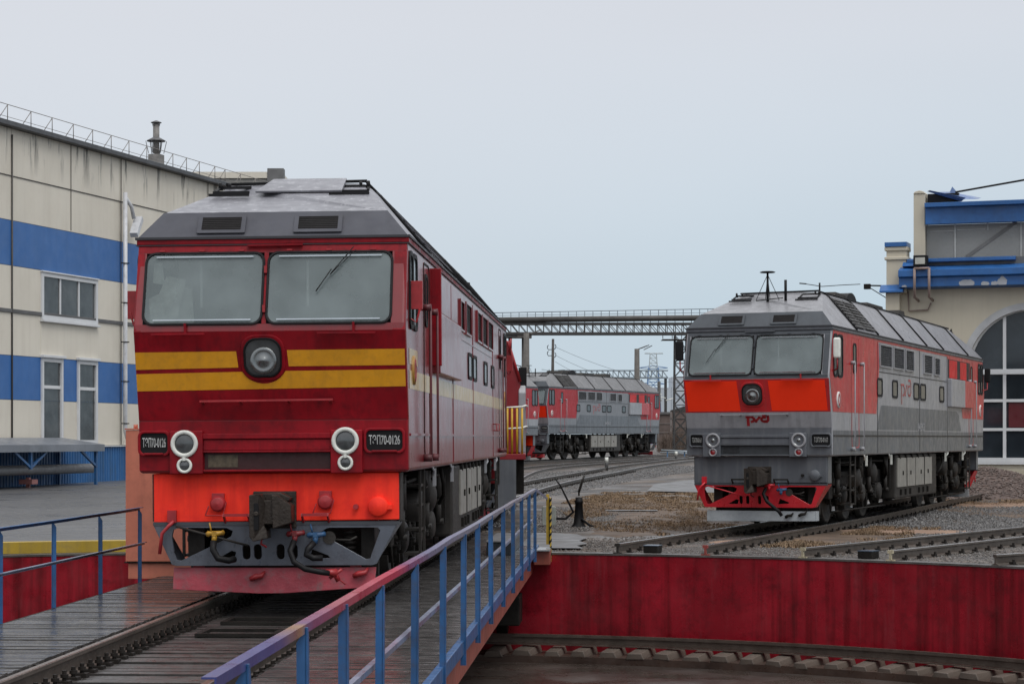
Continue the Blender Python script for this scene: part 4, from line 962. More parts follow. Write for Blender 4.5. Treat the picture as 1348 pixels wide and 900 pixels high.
# ------------------------------------------------------------------ turntable bridge
BR = thing('turntable_bridge', 'turntable bridge deck with wet planks, two rails and blue railings', 'turntable bridge', (PC[0], PC[1], 0), (0,0,-BA))
DKP = mat('wet_walkway_planks', (.075,.07,.068), .17, var=.4, vs=2.5, dirt=.7, ds=3, dc=(.03,.028,.026), streak=.6, sc=(.17,.165,.16), ss=(1.2,12,1), bump=.14, bs=18, rv=.14)
for s in (-1,1):
    k = MB(); y = -14.95
    while y < 14.9:
        w = random.uniform(.115,.135); e = random.uniform(-.015,.015); z = -.055+random.uniform(-.005,.005)
        k.box(*sorted((s*(1.03+abs(e)), s*2.40)), y, y+w-.012, z-.045, z); y += w
    k.build('walkway', DKP, BR)
    k = MB(); k.box(*sorted((s*2.405, s*2.47)), -14.95, 14.9, -.17, -.035 if s > 0 else -.065); k.build('edge_angle', BLU if s > 0 else UND, BR, bev=.008)
    k = MB(); k.box(*sorted((s*2.25, s*2.37)), -14.9, 14.6, -.52, -.12)
    k.box(*sorted((s*.72, s*.98)), -14.6, 14.6, -1.25, -.2)
    for i in range(14): y = -14.2+2.18*i; k.box(*sorted((s*.9, s*2.3)), y-.06, y+.06, -.5, -.12)
    k.build('girder', mat('salmon_girder_paint', (.27,.065,.042), .5, var=.25, vs=2, dirt=.5, ds=4, dc=(.1,.04,.03), streak=.4), BR, bev=.01)
    # rail in its trough
    k = MB(); sweep(k, [(0,-14.95,0),(0,0,0),(0,14.95,0)], RPROF, s*.797); r = k.build('rail', RAIL, BR)
    k = MB(); sweep(k, [(0,-14.95,0),(0,0,0),(0,14.95,0)], HPROF, s*.797); k.build('running_surface', mat('rusty_rail_head', (.2,.15,.125), .3, metal=.7, var=.25, vs=2, dirt=.3, ds=9, dc=(.1,.06,.045)), r)
    k = MB(); y = -14.8
    while y < 14.8:
        for (a, h, w) in ((-.13,.0,.035),(.13,.0,.035)):
            x = s*.797+a
            k.box(x-.05,x+.05,y-.06,y+.06,-.22,-.155); k.cyl((x,y,-.16),(x,y,-.07),.02,.02,6); k.cyl((x,y,-.13),(x,y,-.10),.035,.035,6)
        y += .29
    k.build('rail_fastenings', CLIP, BR, kind='stuff')
    k = MB(); y = -14.9
    while y < 14.9:
        x = s*1.0; k.box(x-.03,x+.03,y,y+.09,-.18,-.075+random.uniform(-.01,.01)); y += .16
    k.build('timber_ends', UND, BR, kind='stuff')
k = MB(); y = -14.9
while y < 14.9:
    w = random.uniform(.21,.25); z = -.185+random.uniform(-.012,.008); k.box(-.68+random.uniform(-.3,.0),.68+random.uniform(0,.3),y,y+w-.05,z-.08,z); y += w
k.build('deck_planks', mat('dark_deck_planks', (.042,.038,.036), .42, var=.4, vs=2.5, dirt=.6, ds=4, dc=(.025,.022,.02), streak=.35, sc=(.085,.08,.076), ss=(1.5,9,1), bump=.35, bs=20, rv=.2), BR)
for y in (-1.35,.05,):
    k = MB(); k.ring([(-.42,y),(.42,y),(.42,y+.62),(-.42,y+.62)], [(-.36,y+.06),(.36,y+.06),(.36,y+.56),(-.36,y+.56)], lambda a, b: (a, b, -.18), lambda a, b: (a, b, -.145)); k.build('hatch_frame', UND, BR)
# railings: the posts stand where the photo shows them
def bridge_y(Yw, xo): return (Yw-PC[1]+xo*sin(BA))/cos(BA)
def railing(s, ys, x, htop, hmid, y0, y1, lean_last=False):
    rl = None
    k = MB()
    rp = [(x+random.uniform(-.006,.006), y0+(y1-y0)*i/16, htop+random.uniform(-.007,.005)) for i in range(17)]; sweep(k, rp, [(-s*a, b) for a, b in ((-.028,0),(.028,0),(.028,-.008),(-.020,-.008),(-.020,-.042),(-.028,-.042))], 0)
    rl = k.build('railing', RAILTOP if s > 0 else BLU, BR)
    k = MB(); k.prism([(-.02,0),(.02,0),(.02,-.008),(-.012,-.008),(-.012,-.036),(-.02,-.036)], lambda a, b: (x-s*a-s*.05, y0 if s < 0 else y0+.2, hmid+b), lambda a, b: (x-s*a-s*.05, y1, hmid+b)); k.build('mid_rail', RAILMID, rl)
    for i, y in enumerate(ys):
        k = MB(); xo = x+s*.035
        k.prism([(y-.028,-.26),(y+.028,-.26),(y+.028,htop-.09),(y+.0,htop-.02),(y-.028,htop-.02)], lambda a, b: (xo-.006, a, b), lambda a, b: (xo+.006, a, b))
        k.prism([(xo-s*.0,-.26),(xo-s*.046,-.26),(xo-s*.046,htop-.09),(xo,htop-.02)], lambda a, b: (a, y-.028, b), lambda a, b: (a, y-.020, b))
        po = k.build('post', BLU, rl); po.rotation_euler = (0, random.uniform(-.006,.006), 0); po.location = (0, random.uniform(-.01,.01), 0)
    return rl
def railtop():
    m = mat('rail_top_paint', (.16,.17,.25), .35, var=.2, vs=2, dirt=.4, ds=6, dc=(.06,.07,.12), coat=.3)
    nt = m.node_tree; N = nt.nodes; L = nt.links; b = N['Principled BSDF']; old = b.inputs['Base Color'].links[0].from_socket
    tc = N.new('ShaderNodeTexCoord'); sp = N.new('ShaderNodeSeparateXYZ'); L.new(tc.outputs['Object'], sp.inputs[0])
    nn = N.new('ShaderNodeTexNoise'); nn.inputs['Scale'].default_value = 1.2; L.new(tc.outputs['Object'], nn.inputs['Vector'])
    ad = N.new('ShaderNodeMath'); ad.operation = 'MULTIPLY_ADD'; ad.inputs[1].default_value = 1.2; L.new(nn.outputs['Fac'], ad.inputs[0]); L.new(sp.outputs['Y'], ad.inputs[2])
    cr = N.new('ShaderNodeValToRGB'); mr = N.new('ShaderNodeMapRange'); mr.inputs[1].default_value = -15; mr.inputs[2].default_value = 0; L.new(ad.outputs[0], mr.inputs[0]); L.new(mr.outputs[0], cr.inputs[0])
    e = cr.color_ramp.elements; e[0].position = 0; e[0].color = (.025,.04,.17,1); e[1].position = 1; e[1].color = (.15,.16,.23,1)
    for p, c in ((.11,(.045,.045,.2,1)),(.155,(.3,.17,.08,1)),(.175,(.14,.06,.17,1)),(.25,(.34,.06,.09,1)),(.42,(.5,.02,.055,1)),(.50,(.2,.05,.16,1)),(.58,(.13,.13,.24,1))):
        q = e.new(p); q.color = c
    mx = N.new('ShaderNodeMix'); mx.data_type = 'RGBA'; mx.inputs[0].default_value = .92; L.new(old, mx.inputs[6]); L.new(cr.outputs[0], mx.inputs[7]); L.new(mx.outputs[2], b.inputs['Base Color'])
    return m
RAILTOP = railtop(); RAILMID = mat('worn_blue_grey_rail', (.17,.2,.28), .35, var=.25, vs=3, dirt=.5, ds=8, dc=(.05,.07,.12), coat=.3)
ysr = [bridge_y(Y, 2.45) for Y in (8.4,9.97,11.4,13.1,15.3,17.7,20.0,22.0,24.2,26.7,29.1,31.6,34.0,36.4)]
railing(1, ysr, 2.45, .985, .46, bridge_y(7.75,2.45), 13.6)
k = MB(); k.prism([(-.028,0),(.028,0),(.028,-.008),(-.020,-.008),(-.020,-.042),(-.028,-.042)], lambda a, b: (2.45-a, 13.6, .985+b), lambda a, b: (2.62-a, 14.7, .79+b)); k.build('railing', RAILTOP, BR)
ysl = [bridge_y(Y, -2.45) for Y in (9.3,11.4,13.6,15.7,17.8,19.95,22.1,24.2,26.35,28.5)]
railing(-1, ysl, -2.45, .93, .47, -14.9, bridge_y(28.53,-2.45))
k = MB()                                                              # yellow and black end board at the far right corner
E_ = MB()
k.box(2.61,2.66,14.62,14.75,-.02,.86); k.box(2.675,2.70,14.55,14.75,-.32,.80); eb = k.build('end_board', mat('yellow_board_paint', (.5,.33,.03), .5, dirt=.7, ds=6, dc=(.2,.13,.05)), BR)
k = MB()
for i in range(9): z = -.25+.12*i; k.add([(2.67,14.54,z),(2.71,14.54,z+.05),(2.71,14.54,z+.10),(2.67,14.54,z+.05)], [(0,1,2,3)])
k.box(2.662,2.674,14.6,14.75,-.02,.8)
k.build('black_stripes', BLK, eb)
k = MB(); k.box(2.42,2.70,13.9,14.7,-.34,-.10); k.build('end_bracket', MATS['salmon_girder_paint'], BR, bev=.01)
k = MB(); k.box(2.40,2.70,13.8,14.8,-.095,-.075); k.build('bracket_plate', mat('wet_plate', (.3,.31,.32), .25, metal=.2), BR)
k = MB(); k.box(1.75,2.15,11.6,14.6,-.055,.16); k.build('lock_housing', mat('black_lock_housing', (.02,.022,.025), .3, var=.2), BR, bev=.015)
k = MB(); k.box(1.74,2.16,11.58,14.62,.162,.18); k.build('housing_lid', CONC, BR)
k = MB()                                                              # end carriage under the far end
for s in (-1,1):
    k.cut().cyl((s*1.75,14.55-.1,-1.27),(s*1.95,14.55-.1,-1.27),.30,.30,20); k.box(*sorted((s*1.6,s*2.2)),13.4,14.4,-1.35,-.85); k.box(*sorted((s*.7,s*2.1)),13.6,14.2,-.95,-.45)
k.build('end_carriage', UND, BR, bev=.02)
# operator's cabinet on the left walkway
cb = thing('control_cabinet', 'tall salmon painted steel cabinet on the left bridge walkway behind the railing', 'cabinet', (PC[0], PC[1], 0), (0,0,-BA))
SAL = mat('salmon_cabinet_paint', (.62,.20,.125), .5, var=.12, vs=2, dirt=.35, ds=9, dc=(.3,.09,.06), streak=.25)
y0 = bridge_y(29.6,-2.6)
k = MB(); k.box(-2.92,-1.75,y0,y0+.9,.14,1.96); k.build('body', SAL, cb, bev=.012)
k = MB(); k.box(-2.89,-1.77,y0+.03,y0+.87,-.10,.12); k.build('plinth', SAL, cb, bev=.01)
k = MB(); k.box(-2.93,-1.74,y0-.01,y0+.91,1.965,1.985); k.cyl((-2.8,y0+.1,1.98),(-2.8,y0+.1,2.04),.03,.03,8); k.build('lid', SAL, cb)
k = MB(); k.box(-2.94,-1.74,y0-.012,y0+.9,.122,.137); k.build('dark_seam', UND, cb)
# switch stand right of the bridge end
SX, SY = 1.52, 48.6
sw = thing('switch_stand', 'black points lever stand with pale counterweight beside the curving track', 'switch stand', (SX,SY,gz(SX,SY)))
k = MB(); k.lathe((0,0,0),(0,0,1),[(.20,0),(.13,.08),(.105,.25),(.085,.55),(.095,.56),(.095,.61),(.08,.62),(.08,.68),(0,.69)],14); k.build('pedestal', BLK, sw)
k = MB(); k.tube([(0,0,.72),(0,0,.85),(.05,-.05,1.0),(.12,-.05,1.18)],.022,6); k.tube([(0,0,.8),(.09,.0,1.1)],.03,5); k.build('lever', UND2, sw)
k = MB(); k.tube([(-.55,-.05,1.12),(-.42,-.05,.95),(-.25,-.05,.6),(-.13,0,.35),(-.3,0,.20),(-.6,0,.20)],[.015,.018,.022,.03,.03,.025],8); k.tube([(.05,-.1,.2),(.25,-.15,.05),(.35,-.2,.03)],.03,6); k.build('linkage', BLK, sw)
k = MB(); k.prism(rrect(-.84,-.52,.05,.48,.04,3), lambda a, b: (a, -.12, b), lambda a, b: (a, .12, b)); k.build('counterweight', mat('pale_weight', (.32,.34,.31), .5, var=.3, dirt=.5), sw, bev=.012)
def recolour(root, base, m):
    for c in CH_(root):
        if c.name.split('.')[0] == base:
            c.material_slots[0].link = 'OBJECT'; c.material_slots[0].material = m
def CH_(o): return [c for c in bpy.data.objects if c.parent == o]
# ------------------------------------------------------------------ locomotives
lo1 = build_loco('diesel_locomotive', 'dark red locomotive with two yellow stripes and a bright orange apron on the turntable', 1, 'ТЭП70-0126')
lo1.location = (-2.684, 24.236, 0); lo1.rotation_euler = (0, -.007, -.0515)
lo2 = build_loco('diesel_locomotive', 'grey and red locomotive with two orange panels standing right of the pit', 2, 'ТЭП70-0163')
lo2.location = (5.1037, 44.128, .012); lo2.rotation_euler = (0, -.004, -.3644)
def corner_to_origin(cx, cy, w, lx, ly): return (cx-lx*cos(w)-ly*sin(w), cy+lx*sin(w)-ly*cos(w))
w3 = .378; ox, oy = corner_to_origin(2.06, 120.0, w3, 1.54, 0)
gz3 = lambda y: .0079*(max(50, min(y,145))-50)
lo3 = copy_tree(lo2, (ox, oy, gz3(125)+.02), (-.0, 0, -w3), 'distant grey and red locomotive seen nearly side on, with a red guard plate', skip=('mirror',))
lo3.rotation_euler = (.002, 0, -w3)
RF3 = mat('far_roof_paint', (.15,.15,.155), .5, var=.25, vs=1, dirt=.5, ds=2, dc=(.07,.07,.07), streak=.5); RD3 = mat('far_red_paint', (.36,.012,.02), .5, var=.12, dirt=.3, dc=(.2,.02,.02)); GD3 = mat('far_grey_paint', (.2,.215,.235), .5, var=.1)
recolour(lo3, 'body', GD3)
recolour(lo3, 'guard_plate', LRED); recolour(lo3, 'plough', DGR2); recolour(lo3, 'plough_wing', DGR2)
w4 = .36; ox, oy = corner_to_origin(1.42, 117.6, w4, 1.54, LB)
lo4 = copy_tree(lo2, (ox, oy, gz3(112)+.03), (0, 0, -w4), 'partly hidden red locomotive end coupled ahead of the distant grey and red one', skip=('mirror',))
recolour(lo4, 'apron', NEON2)
for l_ in (lo3, lo4): recolour(l_, 'roof', RF3); recolour(l_, 'red_side', RD3)
# ------------------------------------------------------------------ shunter behind the dark red locomotive
sh = thing('shunting_locomotive', 'red shunter with yellow hand rails and grey edge, right behind the dark red locomotive', 'shunter', (-1.36, 46.6, 0), (0,0,-.006))
SR = mat('shunter_red_paint', (.22,.012,.018), .45, var=.15, dirt=.3, ds=6, dc=(.08,.01,.012))
k = MB(); k.prism([(-1.5,1.5),(1.54,1.5),(1.54,3.05),(1.27,4.02),(-1.25,4.02),(-1.5,3.05)], lambda a, b: (a, 12.9, b), lambda a, b: (a, 1.0, b)); k.build('body', SR, sh, bev=.04)
k = MB(); k.prism([(.95,1.52),(.95,2.85),(1.1,3.1),(1.5,3.1),(1.5,1.52)], lambda a, b: (1.5, a, b), lambda a, b: (1.66, a, b)); k.build('grey_edge', GRY2, sh, bev=.02)
k = MB(); k.prism([(.9,4.0),(12.95,4.0),(12.7,4.15),(1.1,4.15)], lambda a, b: (-1.15, a, b), lambda a, b: (1.15, a, b)); k.build('roof', ROOF2, sh, bev=.04)
for (a, b) in ((-1.2,-.1),(.1,1.2)):
    f = lambda off: (lambda x, t: (x, 1.0-off, 2.95+1.0*t))
    k = MB(); k.ring(rrect(a,b,.1,.85,.05,3), rrect(a+.07,b-.07,.17,.78,.04,3), f(.0), f(.04)); wf = k.build('cab_window', BLK, sh)
    k = MB(); k.add([f(.012)(*p) for p in rrect(a+.03,b-.03,.13,.82,.04,3)], [tuple(range(16))]); k.build('glass', WIN, wf)
k = MB(); k.tube([(1.38,1.35,3.5),(1.55,1.2,3.45),(1.6,1.15,3.15)],.015,5); k.box(1.50,1.68,1.05,1.12,3.0,3.42); k.build('mirror', BLK, sh, bev=.02)
k = MB(); k.tube([(1.30,.95,3.75),(1.33,.9,4.05)],.03,6); k.tube([(1.54,.97,3.1),(1.27,.97,4.0)],.03,6); k.build('antenna', LRED, sh)
k = MB(); k.box(-1.6,1.66,.0,15.,1.38,1.5); k.build('platform', SR, sh, bev=.01)
k = MB(); k.box(-1.4,1.4,.05,.2,.45,1.38); k.box(1.05,1.45,-.02,.06,.3,1.38); k.build('buffer_beam', DGR2, sh)
k = MB(); k.box(1.30,1.62,.35,1.6,.62,1.38); k.build('step_box', UND, sh, bev=.02)
YR = mat('yellow_hand_rail', (.55,.33,.02), .5, dirt=.3)
k = MB()
for (x, y) in ((1.26,.06),(1.36,.06),(1.47,.06),(1.58,.06)): k.cyl((x,y,1.5),(x,y,2.5),.026,.026,6)
k.build('yellow_rail', YR, sh)
k = MB()
for z in (2.1,2.56): k.tube([(1.2,.06,z-.05),(1.58,.06,z-.03),(1.66,.3,z),(1.69,1.3,z)],.022,6)
k.build('white_rail', WHT, sh)
k = MB(); k.box(.75,1.30,-.0,.04,.62,.98); hz = k.build('hazard_board', YR, sh)
k = MB()
for i in range(3): x = .8+.18*i; k.add([(x,-.006,.63),(x+.09,-.006,.63),(x+.2,-.006,.97),(x+.11,-.006,.97)], [(0,1,2,3)])
k.build('stripes', LRED, hz)
for y in (2.2,4.1,6.0,9.5,11.4,13.3):
    for s in (-1,1):
        k = MB(); k.lathe((s*.72,y,.52),(s,0,0),[(0,0),(.52,0),(.55,.02),(.52,.1),(.2,.08),(.15,.16),(0,.16)],20); k.build('wheel', UND, sh)
k = MB(); k.box(-1.1,1.1,1.6,6.6,.6,1.2); k.box(-1.1,1.1,8.9,13.9,.6,1.2); k.box(-1.3,1.3,6.8,8.7,.4,1.38); k.build('bogie', UND, sh)

# ------------------------------------------------------------------ depot building on the left
DA = math.atan2(.961,.275); DB = (-17.5, 73.0)
dep = thing('depot_building', 'long beige and blue panelled depot building on the left with white framed windows', 'building', (DB[0], DB[1], 0), (0,0,DA))
def dt(u): k_ = (u-674)/F; return (73*k_+17.5)/(.275-.961*k_)
def dz_(u, v): Y = 73+.961*dt(u); return H-(v-HV)/F*Y
BEI = mat('beige_panel', (.63,.59,.505), .6, var=.06, vs=.5, dirt=.25, ds=.8, dc=(.5,.45,.37), streak=.3, sc=(.5,.455,.38), ss=(2.5,2.5,.15), bump=.06, bs=25)
BLP = mat('blue_panel', (.033,.125,.345), .5, var=.08, vs=.6, dirt=.25, ds=1, dc=(.03,.09,.22), streak=.2, ss=(2.5,2.5,.15))
def grimy():
    m = MATS['beige_panel'].copy(); m.name = 'beige_panel_stained_top'
    nt = m.node_tree; N = nt.nodes; L = nt.links; b = N['Principled BSDF']; old = b.inputs['Base Color'].links[0].from_socket
    tc = N.new('ShaderNodeTexCoord'); sp = N.new('ShaderNodeSeparateXYZ'); L.new(tc.outputs['Object'], sp.inputs[0])
    mp = N.new('ShaderNodeMapping'); mp.inputs['Scale'].default_value = (1,1,.12); L.new(tc.outputs['Object'], mp.inputs[0])
    nn = N.new('ShaderNodeTexNoise'); nn.inputs['Scale'].default_value = 1.3; nn.inputs['Detail'].default_value = 7; nn.inputs['Roughness'].default_value = .7; L.new(mp.outputs[0], nn.inputs['Vector'])
    r1 = N.new('ShaderNodeMapRange'); r1.inputs[1].default_value = .53; r1.inputs[2].default_value = .60; L.new(nn.outputs['Fac'], r1.inputs[0])
    r2 = N.new('ShaderNodeMapRange'); r2.inputs[1].default_value = 11.0; r2.inputs[2].default_value = 12.5; L.new(sp.outputs['Z'], r2.inputs[0])
    mu = N.new('ShaderNodeMath'); mu.operation = 'MULTIPLY'; L.new(r1.outputs[0], mu.inputs[0]); L.new(r2.outputs[0], mu.inputs[1])
    mx = N.new('ShaderNodeMix'); mx.data_type = 'RGBA'; L.new(mu.outputs[0], mx.inputs[0]); L.new(old, mx.inputs[6]); mx.inputs[7].default_value = (.05,.048,.045,1); L.new(mx.outputs[2], b.inputs['Base Color'])
    return m
BEIT = grimy()
T0_, T1_ = -46, 34
bands = [(1.57,3.17,BEI),(3.17,4.70,BLP),(4.70,6.22,BEI),(6.22,7.79,BEI),(7.79,9.35,BLP),(9.35,12.52,BEIT)]
wins = [(53.5,127,6.06,7.72,3,'upper'),(53.5,81.5,1.62,4.70,1,'tall'),(101,127,1.62,4.70,1,'tall')]
for z0, z1, m in bands:
    cuts = [(T0_, T1_)]
    k = MB()
    xs = [T0_]; t = dt(15)
    segs = []
    joints = [T0_] + [dt(15)+d for d in (-24,-18,-12,-6)] + [dt(15), dt(157), dt(272), T1_]
    for a_, b_ in zip(joints, joints[1:]):
        q = [(a_+.015, b_-.015)]
        for wu0, wu1, wz0, wz1, _, _ in wins:
            w0, w1 = dt(wu0), dt(wu1)
            if wz0 < z1-.05 and wz1 > z0+.05:
                nq = []
                for (c, d) in q:
                    if w0 > c and w1 < d: nq += [(c, w0), (w1, d)]
                    else: nq.append((c, d))
                q = nq
                k.box(w0, w1, -.01, .2, z0+.008, max(z0+.009, wz0)); k.box(w0, w1, -.01, .2, min(wz1, z1-.009), z1-.008) if wz1 < z1 else None
        for (c, d) in q: k.box(c, d, 0, .2, z0+.008, z1-.008)
    k.build('wall_panel', m, dep)
k = MB(); k.box(T0_, T1_, .03, 14, .0, 12.48); k.build('core', mat('dark_joint', (.09,.085,.08), .8), dep)
k = MB(); k.box(T0_, T1_, -.05, .02, 6.17, 6.30); k.build('ledge', mat('ledge_grey', (.1,.1,.1), .6), dep, bev=.01)
k = MB()
for tj in [dt(15)-18, dt(15)]: k.tube([(tj,-.03,.3),(tj,-.03,12.3)],.035,6)
k.beam((T0_,-.015,10.88),(T1_,-.015,10.88),.02,.03); k.beam((dt(93),-.015,9.4),(dt(93),-.015,12.5),.02,.02); k.beam((dt(157)+.12,-.015,1.6),(dt(157)+.12,-.015,12.5),.03,.02); k.beam((dt(272)+.1,-.015,1.6),(dt(272)+.1,-.015,12.5),.03,.02)
k.build('joint_line', mat('dark_cable', (.06,.055,.05), .7), dep)
WF = mat('white_window_frame', (.58,.59,.6), .4, var=.06)
for wu0, wu1, z0, z1, npn, kind in wins:
    a_, b_ = dt(wu0), dt(wu1)
    k = MB(); f = .14
    k.box(a_,b_,-.07,.06,z0,z0+f); k.box(a_,b_,-.07,.06,z1-f,z1); k.box(a_,a_+f,-.07,.06,z0+f,z1-f); k.box(b_-f,b_,-.07,.06,z0+f,z1-f)
    for i in range(1, npn): c = a_+(b_-a_)*i/npn; k.box(c-.05,c+.05,-.03,.05,z0+f,z1-f)
    if kind == 'tall': k.box(a_+f,b_-f,-.03,.05,z0+1.98,z0+2.1); k.box(a_-.06,b_+.06,-.16,.0,z1,z1+.1)
    else: k.box(a_-.05,b_+.05,-.15,.0,z0-.09,z0-.01); k.box(a_-.03,b_+.03,-.12,.0,z1+.005,z1+.06)
    w_ = k.build('window', WF, dep, bev=.012)
    k = MB(); k.box(a_+f*.5,b_-f*.5,.012,.028,z0+f*.5,z1-f*.5); k.build('pane', mat('depot_window_pane', (.045,.05,.052), .12, var=.6, vs=.8, rv=.05, dirt=.5, ds=1.2, dc=(.13,.13,.13)), w_)
k = MB(); t = T0_
PL = mat('blue_corrugated_plinth', (.012,.10,.28), .5, var=.2, vs=1, dirt=.5, ds=2, dc=(.02,.05,.09), streak=.5, sc=(.03,.06,.09), ss=(4,4,.3))
pts = []
while t < T1_: pts += [(t,0),(t+.03,-.035),(t+.13,-.035),(t+.16,0)]; t += .2
k.prism(pts+[(T1_,.04),(T0_,.04)], lambda a, b: (a, b-.03, .0), lambda a, b: (a, b-.03, 1.52)); k.build('plinth', PL, dep)
k = MB(); k.box(T0_,T1_,-.14,.03,1.525,1.562); k.build('plinth_ledge', WF, dep)
# canopy with brackets and frame
ca1 = 4.1
k = MB(); k.prism([(-1.75,1.38),(-1.75,1.62),(-.1,1.86),(-.1,1.70)], lambda a, b: (T0_+10, a, b), lambda a, b: (ca1+.3, a, b)); cn = k.build('canopy', mat('canopy_sheet', (.17,.185,.21), .4, var=.2, vs=1.5, dirt=.4, ds=3), dep)
k = MB()
for tb in [ca1-.1-4.75*i for i in range(7)]:
    k.cut(); k.beam((tb,-1.6,.02 if tb > ca1-1 else .8),(tb,-1.6,1.42),.1); k.beam((tb,-.15,.02),(tb,-.15,1.42),.08)
    if tb > ca1-1: k.beam((tb,-1.6,.12),(tb,-.15,.12),.08)
    k.beam((tb,-1.6,.85),(tb-1.1,-1.6,1.38),.08); 
    if tb < ca1-1: k.beam((tb,-1.6,.85),(tb+1.1,-1.6,1.38),.08)
    k.beam((tb,-1.6,1.38),(tb,-.1,1.5),.06)
k.build('canopy_frame', BLU, cn)
k = MB(); k.cyl((T0_+10,-1.0,.76),(4.95,-1.0,.76),.17,.17,16); pp = k.build('insulated_pipe', mat('foil_pipe', (.2,.205,.215), .45, metal=.3, var=.2, vs=2, dirt=.5, ds=5, dc=(.09,.085,.08), bump=.4, bs=10), dep)
k = MB()
for tb in [ca1-3.9-4.75*i for i in range(6)]: k.beam((tb,-1.0,0),(tb,-1.0,.5),.12); k.box(tb-.2,tb+.2,-1.25,-.75,.28,.44)
k.build('pipe_support', mat('pink_support', (.3,.13,.12), .6), pp)
# drainpipe
tp = dt(156)
k = MB(); k.tube([(tp,-.28,11.2),(tp,-.28,2.15),(tp+.15,-.29,1.85),(tp+.6,-.33,1.7)],.085,10); dp = k.build('drainpipe', mat('white_drainpipe', (.5,.51,.53), .4, var=.1, dirt=.3), dep)
k = MB(); k.tube([(tp+.05,-.28,11.0),(tp+.5,-.3,10.7),(tp+.6,-.35,10.25)],.075,8); k.beam((tp+.3,-.5,9.6),(tp+.95,-.4,10.3),.30,.22); k.build('hopper', MATS['white_drainpipe'], dp)
k = MB()
for z in (2.4,4.0,5.5,7.0,8.5): k.beam((tp-.2,-.2,z),(tp+.05,-.42,z),.04)
k.build('pipe_clamp', UND, dp)
# roof edge, railing, chimney
k = MB(); k.box(T0_-.3,T1_+.3,-.30,14.2,12.52,12.70); k.build('roof', mat('dark_roof_edge', (.055,.057,.062), .5, var=.2), dep, bev=.02)
RR = mat('roof_rail_steel', (.2,.18,.165), .5, var=.3, vs=8)
k = MB()
k.tube([(T0_,-.2,13.24),(T1_,-.2,13.24)],.014,5); k.tube([(T0_,-.2,12.82),(T1_,-.2,12.82)],.01,5)
rl = k.build('roof_railing', RR, dep)
us = [3,34,62,90,115.5,140,163.5,187,221.5,239.5,256.5,277,290.5]
ts = [dt(u) for u in us]
while ts[-1] < T1_-3: ts.append(ts[-1]+1.65)
ts = [ts[0]-2.1*i for i in range(1,12)] + ts
for t in ts:
    k = MB(); k.tube([(t,-.2,12.7),(t,-.2,13.24)],.016,5); k.tube([(t-.30,.0,12.7),(t,-.2,13.23)],.014,5); k.build('rail_post', RR, rl)
t = 14.26
k = MB(); k.box(t-.25,t+.25,.68,1.16,12.7,13.35); k.cyl((t,.92,13.4),(t,.92,14.6),.13,.13,14)
ch = k.build('chimney', mat('chimney_mortar', (.2,.19,.18), .6, var=.3, vs=4), dep)
k = MB(); k.lathe((t,.92,13.9),(0,0,1),[(.14,.10),(.38,-.01),(.38,.02),(.14,.15)],18); k.cut().lathe((t,.92,14.62),(0,0,1),[(.22,.02),(.22,.04),(.03,.12)],16)
for a_ in range(6): k.beam((t+.42*cos(a_*pi/3),.92+.42*sin(a_*pi/3),13.9),(t+.32*cos(a_*pi/3),.92+.3*sin(a_*pi/3),13.4),.025)
for a_ in range(4): k.beam((t+.14*cos(a_*pi/2),.92+.14*sin(a_*pi/2),14.5),(t+.17*cos(a_*pi/2),.92+.17*sin(a_*pi/2),14.66),.02)
k.build('chimney_cap', mat('chimney_cap', (.09,.09,.095), .5), ch)
k = MB()
x1, Yb = (371-674)/F*112, 112
bz1 = H+(HV-224)/F*112
pb = thing('rooftop_block', 'grey rendered block with pale capping rising beyond the depot roof', 'building', (x1, Yb, 0), (0,0,0))
k.box(-12,0,0,8,0,bz1-.45); k.build('wall', mat('grey_render', (.22,.215,.2), .7, var=.15), pb)
k = MB(); k.box(-12.1,.0,-.08,8,bz1-.43,bz1-.1); k.build('capping', BEI, pb); k = MB(); k.box(-.75,.1,-.12,.6,bz1-2.6,bz1+.08); k.build('pier', mat('grey_pier', (.13,.13,.13), .7), pb)

# ------------------------------------------------------------------ engine house on the right
EA = .345; EX, EY = 15.6, 75.0
eng = thing('engine_house', 'cream rendered engine house on the right with blue cornices and a big arched window', 'building', (EX, EY, 0), (0,0,-EA))
def es(u): k_ = (u-674)/F; return (k_*EY-EX)/(cos(EA)+k_*sin(EA))
def ez(u, v): Y = EY-es(u)*sin(EA); return H-(v-HV)/F*Y
CRM = mat('cream_render', (.53,.485,.385), .6, var=.1, vs=.5, dirt=.4, ds=1, dc=(.42,.38,.3), streak=.3, sc=(.4,.365,.29), ss=(2.5,2.5,.2), bump=.15, bs=6)
CRS = mat('stained_cream_base', (.44,.40,.31), .6, var=.12, vs=.6, dirt=.3, ds=1, dc=(.3,.28,.2), streak=.9, sc=(.30,.14,.04), ss=(1.6,1.6,.25), bump=.15, bs=6)
BLC = mat('blue_cornice_metal', (.02,.105,.31), .4, var=.2, vs=.8, dirt=.5, ds=2.2, dc=(.015,.045,.12), streak=.35, sc=(.04,.14,.33), bump=.1, bs=3)
s0, s1 = es(1166), 22.
ac, ar = es(1356), 2.14           # arch centre and opening radius
zs_ = ez(1322,489); zb = ez(1322,606)
z_top = ez(1260,376)
op = [(ac-ar, zb), (ac-ar, zs_)] + [(ac-ar*cos(a), zs_+ar*1.0*sin(a)) for a in [pi*i/24 for i in range(1,24)]] + [(ac+ar, zs_), (ac+ar, zb)]
vs, f2 = curve_mesh([[(s0+.3,-.3),(s1,-.3),(s1,z_top),(s0+.3,z_top)], op, [(p[0]+9.5, p[1]) for p in op]], .4)
k = MB(); k.add([(v[0], .2+v[2], v[1]) for v in vs], f2); k.build('facade', CRM, eng)
